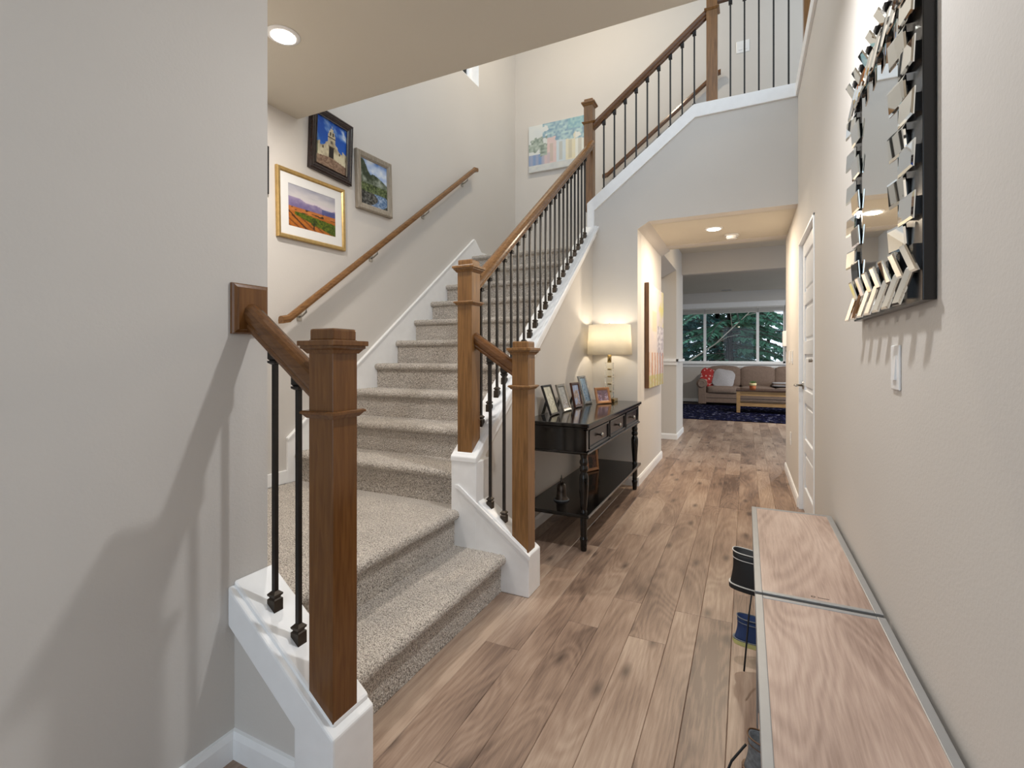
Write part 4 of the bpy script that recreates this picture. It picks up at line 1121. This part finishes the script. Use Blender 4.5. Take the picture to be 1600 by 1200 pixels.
put('finial', MB().lathe([(0.004, 0), (0.010, 0.008), (0.010, 0.016), (0.003, 0.024)], 12), 'brass', lp, (LX, LY, 1.474))
put('bulb', MB().lathe([(0.012, 0), (0.014, 0.02), (0.028, 0.06), (0.026, 0.085), (0.010, 0.10), (0.001, 0.102)], 16), emit_mat('bulb', (1.0, 0.80, 0.50), 12.0), lp, (LX, LY, 1.262))
pl = bpy.data.lights.new('lamp_light', 'POINT'); pl.energy = LAMP_POWER; pl.color = (1.0, 0.90, 0.72); pl.shadow_soft_size = 0.035
po = link(bpy.data.objects.new('lamp_light', pl)); po.parent = lp; po.location = (0.0, 0.0, 0.60)

# photo frames on the console
def people(seed, bgc, cols):
    def fn(u, v):
        n = vn(u * 8 + seed, v * 10 + seed)
        c = mixc(bgc, [x * 0.8 for x in bgc], n)
        k = int(vn(u * 6 + seed * 3, v * 5 + seed) * 9.99) % len(cols)
        if v < 0.75 and fbm(u * 4 + seed, v * 4 + seed * 2, 3) > 0.45: c = mixc(c, cols[k], 0.8)
        return c
    return fn
def photo(label, loc, rz, w, h, b, mat, fn, lean=17, z0=0.79, strut=True):
    th_ = R(lean)
    # lift so that the lower back edge rests on the table
    t = thing('photo_frame', label, 'photo frame', (loc[0], loc[1], z0 + 0.001), (-th_, 0, R(rz)))
    fr = put('frame', frame_mb(w, h, b, 0.016), mat, t, (0, 0, h / 2), world=False)
    put('backing', MB().box(-w / 2 + .003, w / 2 - .003, -0.004, 0.0, .003, h - .003), 'photo_black', t, world=False)
    grid_print('print', w - 2 * b + .003, h - 2 * b + .003, fn, 18, 24, 'print', t, y=-0.007, zc=h / 2)
    if strut:
        a = math.tan(th_)
        hz = h * 0.62
        # foot of the strut on the table plane (local coords of the leaning frame)
        bk = hz * 0.62
        v = [(-0.022, 0.001, hz), (0.022, 0.001, hz), (0.026, math.cos(th_) * bk, math.sin(th_) * bk + 0.002), (-0.026, math.cos(th_) * bk, math.sin(th_) * bk + 0.002)]
        v2 = [(x, y + 0.004, z + 0.001) for x, y, z in v]
        put('easel_strut', MB().add(v + v2, [(0, 1, 2, 3), (7, 6, 5, 4), (0, 4, 5, 1), (1, 5, 6, 2), (2, 6, 7, 3), (3, 7, 4, 0)]), 'photo_black', t, world=False)
    return t
photo('black photo frame with pale photo, nearest the stair newel', (-1.205, 3.185), 90, 0.165, 0.215, 0.014, 'photo_black', people(1, (0.72, 0.70, 0.60), [(0.62, 0.60, 0.50), (0.80, 0.78, 0.70)]), 19)
photo('pewter photo frame second from the stair newel', (-1.205, 3.440), 88, 0.160, 0.205, 0.022, 'photo_pewter', people(2, (0.62, 0.62, 0.60), [(0.55, 0.50, 0.45), (0.72, 0.72, 0.74)]), 17)
photo('dark cherry photo frame in the middle of the row', (-1.215, 3.745), 86, 0.165, 0.200, 0.022, 'photo_cherry', people(3, (0.60, 0.66, 0.80), [(0.60, 0.46, 0.30), (0.72, 0.62, 0.56), (0.36, 0.26, 0.2)]), 11)
photo('tall silver mosaic photo frame with blue photo', (-1.225, 4.045), 84, 0.150, 0.245, 0.022, 'photo_silver', people(4, (0.55, 0.66, 0.76), [(0.20, 0.36, 0.50), (0.70, 0.76, 0.82)]), 16)
photo('orange wooden photo frame with a group photo in front of the lamp', (-1.105, 4.120), 58, 0.165, 0.140, 0.024, 'photo_orange', people(5, (0.55, 0.45, 0.50), [(0.30, 0.22, 0.30), (0.80, 0.74, 0.80), (0.45, 0.35, 0.5), (0.7, 0.5, 0.45)]), 14, strut=False)
photo('carved copper photo frame on the lower console shelf', (-1.165, 3.98), 66, 0.150, 0.200, 0.024, 'photo_orange', people(6, (0.10, 0.06, 0.05), [(0.50, 0.32, 0.26), (0.25, 0.14, 0.10)]), 6, 0.2362, False)
bl = thing('bell_figurine', 'small dark bronze bell figurine on the lower console shelf', 'bell', (-1.115, 3.085, 0.236))
put('bell_body', MB().lathe([(0.046, 0.004), (0.047, 0.012), (0.036, 0.022), (0.034, 0.06), (0.031, 0.09), (0.024, 0.108), (0.012, 0.116), (0.004, 0.118)], 24), 'bell', bl, (-1.115, 3.085, 0.236))
put('bell_plinth', MB().lathe([(0.052, 0), (0.052, 0.006), (0.047, 0.010)], 24), 'shoe_grey', bl, (-1.115, 3.085, 0.2362))
put('bell_finial', MB().lathe([(0.010, 0.112), (0.011, 0.125), (0.006, 0.132), (0.009, 0.140), (0.004, 0.150), (0.0015, 0.168)], 16), 'bell', bl, (-1.115, 3.085, 0.236))

# ------------------------------------------------------------------ living room
w1 = link(bpy.data.objects.new('window_1', None)); w1.location = ((hx0 + hx1) / 2, YB, hz0); struct(w1, 'wide three part window onto fir trees behind the sofa', 'window')
fw = 0.05
put('window_frame', MB().box(hx0, hx0 + fw, YB + .04, YB + .10, hz0, hz1).box(hx1 - fw, hx1, YB + .04, YB + .10, hz0, hz1).box(hx0, hx1, YB + .04, YB + .10, hz0, hz0 + fw).box(hx0, hx1, YB + .04, YB + .10, hz1 - fw, hz1), 'white', w1)
put('window_casing', MB().box(hx0 - .10, hx1 + .02, YB - .02, YB + .005, hz1 - .005, hz1 + .125).box(hx1 - .005, hx1 + .07, YB - .02, YB + .005, hz0, hz1 + .125), 'white', w1, bevel=0.004)
put('window_sill', MB().box(hx0 - .12, hx1 + .10, YB - .07, YB + .04, hz0 - .03, hz0 + .004).box(hx0 - .10, hx1 + .08, YB - .02, YB, hz0 - .11, hz0 - .03), 'white', w1, bevel=0.004)
for xm in (-0.976, 0.268):
    put('mullion', MB().box(xm - .032, xm + .032, YB + .03, YB + .11, hz0, hz1), 'white', w1)
for a, b in ((hx0 + fw, -1.008), (-0.944, 0.236), (0.300, hx1 - fw)):
    put('pane', MB().box(a, b, YB + .068, YB + .072, hz0 + fw, hz1 - fw), 'window_glass', w1)
for a, b in ((hx0 + .02, -0.985), (-0.967, 0.262), (0.274, hx1 - .02)):
    bo = thing('window_blind', {0: 'raised pale blind over the left window part', 1: 'raised pale blind over the wide middle window part', 2: 'raised pale blind over the right window part'}[0 if a < -1.5 else 1 if a < 0 else 2], 'blind', ((a + b) / 2, YB + .01, hz1))
    put('headrail', MB().box(a, b, YB - .012, YB + .030, hz1 - .045, hz1), 'blind', bo)
    for i in range(7):
        put('slat', MB().box(a, b, YB - .016, YB + .030, hz1 - .058 - i * .012, hz1 - .050 - i * .012), 'blind', bo)
    put('bottom_rail', MB().box(a, b, YB - .014, YB + .030, hz1 - .155, hz1 - .136), 'blind', bo)

def soft_box(x0, x1, y0, y1, z0, z1, puff=0.03, n=8):
    """cushion: subdivided box with bulging faces and rounded rim"""
    import bmesh
    bm = bmesh.new(); bmesh.ops.create_cube(bm, size=2.0)
    bmesh.ops.subdivide_edges(bm, edges=bm.edges, cuts=n, use_grid_fill=True)
    sx, sy, sz = (x1 - x0) / 2, (y1 - y0) / 2, (z1 - z0) / 2
    c = Vector(((x0 + x1) / 2, (y0 + y1) / 2, (z0 + z1) / 2))
    mb = MB(); e = 0.10
    for v in bm.verts:
        p = v.co.copy()
        r = 0.25
        q = Vector([math.copysign(min(abs(t), 1), t) for t in p])
        m = sum(max(0, abs(t) - (1 - r)) ** 2 for t in p)
        if m > 0:
            k = math.sqrt(m)
            if k > r:
                for i in range(3):
                    o = max(0, abs(p[i]) - (1 - r))
                    q[i] = math.copysign((1 - r) + o * r / k, p[i]) if o > 0 else p[i]
        bul = 1 + 0.0
        pos = Vector((q.x * sx, q.y * sy, q.z * sz))
        for i, (s_, a_, b_) in enumerate(((0, 1, 2), (1, 0, 2), (2, 0, 1))):
            if abs(abs(p[s_]) - 1) < 1e-4:
                pos[s_] += math.copysign(puff * (1 - p[a_] ** 2) * (1 - p[b_] ** 2), p[s_])
        v.co = pos + c
    me = bpy.data.meshes.new('cushion'); bm.to_mesh(me); bm.free()
    me.polygons.foreach_set('use_smooth', [True] * len(me.polygons))
    return me

sf = thing('sofa', 'brown suede sofa with rolled arms under the living room window', 'sofa', (0.4, 13.2, 0))
sx0, sx1 = -1.12, 1.62
put('base', MB().box(sx0 + .10, sx1 - .10, 12.86, 13.60, 0.06, 0.30), 'sofa', sf, bevel=0.02)
put('front_band', MB().box(sx0 + .14, sx1 - .14, 12.845, 12.88, 0.19, 0.205), 'sofa_top', sf)
put('back_frame', MB().box(sx0 + .16, sx1 - .16, 13.38, 13.62, 0.28, 0.86), 'sofa', sf, bevel=0.05)
for s, a in ((-1, sx0), (1, sx1 - 0.27)):
    prof = [(0.055, 0.03), (0.235, 0.03), (0.235, 0.44)]
    cxr, czr, rr_ = 0.135, 0.52, 0.125
    for i in range(14):
        an = R(-35) + R(250) * i / 13
        prof.append((cxr + rr_ * math.cos(an), czr + rr_ * math.sin(an)))
    prof.append((0.055, 0.42))
    arm = put('arm', MB().prism([(a + p[0], p[1]) for p in prof], 'y', 12.84, 13.58), 'sofa', sf, bevel=0.012)
    put('arm_roll', MB().lathe([(0.088, 0.0), (0.092, 0.012), (0.070, 0.016), (0.06, 0.010), (0.02, 0.012), (0.001, 0.012)], 24), 'sofa_top', arm, (a + cxr, 12.838, czr), (R(90), 0, 0))
for i in range(3):
    w = (sx1 - sx0 - 0.50) / 3
    a = sx0 + 0.25 + i * w
    put('seat_cushion', soft_box(a + .006, a + w - .006, 12.84, 13.42, 0.29, 0.46, 0.03), 'sofa_top', sf)
    put('back_cushion', soft_box(a + .006, a + w - .006, 13.20, 13.45, 0.44, 0.93, 0.035), 'sofa', sf)
for xx in (sx0 + .16, sx1 - .2):
    for yy in (12.92, 13.52): put('foot', MB().lathe([(0.02, 0), (0.03, 0.05), (0.03, 0.07)], 12), 'dark_top', sf, (xx, yy, 0.012))
def pillow(label, loc, rot, s, mat, t=0.07):
    o = put('throw_pillow', soft_box(-s / 2, s / 2, -t / 2, t / 2, -s / 2, s / 2, t * 0.65, 7), mat, None, loc, rot)
    for v in o.data.vertices:
        k = (abs(v.co.x) * abs(v.co.z)) / (s * s / 4)
        v.co.x *= 1 + 0.10 * k; v.co.z *= 1 + 0.10 * k
    return tag(o, label, 'pillow')
pillow('red and white patterned throw pillow leaning on the sofa arm', (-0.80, 13.10, 0.655), (R(-22), R(14), R(18)), 0.40, 'pillow_red')
pillow('plain grey throw pillow in front of the red one', (-0.50, 13.05, 0.645), (R(-26), R(10), R(-4)), 0.40, 'pillow_grey')
tb = thing('throw_blanket', 'folded pinkish blanket on the right sofa cushion', 'blanket', (0.95, 13.0, 0.50))
for i in range(3): put('fold', soft_box(0.56, 1.16, 12.86, 13.18, 0.492 + i * .03, 0.524 + i * .03, 0.006, 4), 'pillow_grey' if i != 1 else 'sofa_top', tb)

cf = thing('coffee_table', 'honey wood coffee table with dark top in front of the sofa', 'table', (0.5, 11.6, 0))
tx0, tx1, ty0, ty1 = -0.19, 1.05, 11.28, 11.95
put('table_top', MB().box(tx0, tx1, ty0, ty1, 0.462, 0.492), 'dark_top', cf, bevel=0.004)
put('apron', MB().box(tx0 + .03, tx1 - .03, ty0 + .02, ty1 - .02, 0.37, 0.462), 'honey', cf)
for xx in (tx0 + .01, tx1 - .08):
    for yy in (ty0 + .01, ty1 - .08): put('leg', MB().box(xx, xx + .07, yy, yy + .07, 0.0135, 0.462), 'honey', cf, bevel=0.003)
put('shelf', MB().box(tx0 + .04, tx1 - .04, ty0 + .03, ty1 - .03, 0.15, 0.21), 'honey', cf)
fp = thing('potted_succulent', 'small succulent in an orange and cream pot on the coffee table', 'plant', (0.13, 11.45, 0.492))
put('pot', MB().lathe([(0.055, 0), (0.062, 0.05), (0.068, 0.10), (0.072, 0.135), (0.064, 0.135), (0.060, 0.12)], 20), 'terracotta', fp, (0.13, 11.45, 0.4925))
put('pot_band', MB().lathe([(0.066, 0.085), (0.0705, 0.098), (0.074, 0.137), (0.070, 0.138)], 20), 'cream', fp, (0.13, 11.45, 0.4925))
for i in range(12):
    a = i * 2.4; r = 0.02 + 0.025 * (i % 3) / 2
    put('leaf', MB().tube([(0.13 + .3 * r * math.cos(a), 11.45 + .3 * r * math.sin(a), 0.60), (0.13 + r * math.cos(a), 11.45 + r * math.sin(a), 0.645), (0.13 + 1.6 * r * math.cos(a), 11.45 + 1.6 * r * math.sin(a), 0.675)], [0.006, 0.011, 0.002], 6), 'leaf', fp)
rg = put('area_rug', MB().box(-2.3, 2.3, 9.85, 12.80, 0.001, 0.013), 'rug', bevel=0.004)
tag(rg, 'dark navy shag rug with pale flecks under the coffee table', 'rug')
gv = put('ceiling_vent', MB().box(-0.56, -0.32, 13.25, 13.38, 2.852, 2.8595), 'blind')
tag(gv, 'thin white air vent on the living room ceiling', 'vent')
for i in range(5): put('vent_slot', MB().box(-0.55, -0.33, 13.262 + i * .023, 13.274 + i * .023, 2.849, 2.852), 'silver', gv)

# ------------------------------------------------------------------ outside: ground and conifers
gd = put('yard', MB().box(-30, 30, YB + .2, 60, -1.2, -1.0), 'soil'); struct(gd, 'dark ground of the yard beyond the window', 'ground')
def conifer(label, x, y, h, rad, nb, mat, seed, base=-1.0, clear=0.0, density=1.0):
    r_ = random.Random(seed)
    t = thing('fir_tree', label, 'tree', (x, y, base))
    put('trunk', MB().tube([(x, y, base), (x + .03, y, base + h * .5), (x, y, base + h)], [rad * .075, rad * .05, 0.02], 9), 'bark', t)
    mb = MB(); br = MB()
    for i in range(nb):
        f_ = i / nb
        zc = base + clear + (h - clear) * f_ * 0.98
        L_ = rad * (1 - f_) ** 0.75 * r_.uniform(0.75, 1.15)
        a = r_.uniform(0, 2 * math.pi); dx, dy = math.cos(a), math.sin(a)
        pts = []
        for s in range(7):
            q = s / 6
            pts.append(Vector((x + dx * L_ * q, y + dy * L_ * q, zc + L_ * (0.10 * q - 0.42 * q * q))))
        br.tube(pts, [0.022 * (1 - q_ / 7) + 0.004 for q_ in range(7)], 4, False)
        nt2 = int(40 * density)
        for s in range(nt2):
            q = 0.12 + 0.88 * s / nt2
            k = min(5, int(q * 6)); p = pts[k].lerp(pts[k + 1], q * 6 - k)
            for sd in (-1, 1):
                ln = (0.16 + 0.38 * (1 - q)) * min(1.0, L_ * .6) * r_.uniform(.6, 1.2)
                d = Vector((-dy * sd * .9 + dx * .5, dx * sd * .9 + dy * .5, -0.25 - r_.random() * .55)).normalized()
                wv = Vector((dx, dy, r_.uniform(-.6, .6))).normalized() * 0.060 * r_.uniform(.7, 1.5)
                e = p + d * ln; m_ = p + d * ln * .5
                mb.add([p, m_ + wv, e, m_ - wv], [(0, 1, 2, 3)])
    fo = put('foliage', mb, mat, t); fo['kind'] = 'stuff'
    put('branches', br, 'bark', t)
    return t
conifer('large green fir filling the middle of the window', -0.55, 19.5, 13, 3.4, 190, 'needle', 1)
conifer('bluish fir at the left of the window', -2.7, 20.5, 14, 3.3, 190, 'needle2', 2, clear=-0.6)
conifer('dense fir farther back behind the middle one', -1.2, 24.5, 16, 4.2, 220, 'needle2', 3)
conifer('sparse tall fir with bare trunk at the right of the window', 1.35, 20.5, 17, 2.0, 30, 'needle2', 5, clear=0.4, density=0.35)
conifer('distant fir seen between the right hand trunks', 1.2, 33, 15, 3.0, 50, 'needle2', 6, density=0.4)
conifer('broad fir far behind the middle of the window', -0.6, 27.5, 17, 4.0, 220, 'needle', 8)
conifer('distant fir left of the window', -4.6, 29, 18, 4.5, 160, 'needle2', 7, density=0.7)
bt = thing('bare_tree', 'leaning bare tree whose pale branches cross the window', 'tree', (-2.4, 17.2, -1.0))
put('trunk', MB().tube([(-2.4, 17.2, -1.0), (-1.9, 17.2, 0.9), (-0.9, 17.25, 1.6), (0.2, 17.3, 2.7), (0.9, 17.3, 3.7)], [0.04, 0.028, 0.02, 0.014, 0.006], 7), 'grey_frame', bt)
for i, (a, b_) in enumerate((((-0.9, 17.25, 1.6), (-0.2, 17.1, 1.9)), ((0.0, 17.3, 2.5), (0.9, 17.2, 2.6)), ((-0.4, 17.28, 2.1), (-0.5, 17.2, 3.0)))):
    A, B = Vector(a), Vector(b_)
    put('branch', MB().tube([A, (A + B) / 2 + Vector((0, 0, .06)), B], [0.012, 0.008, 0.003], 5), 'grey_frame', bt)
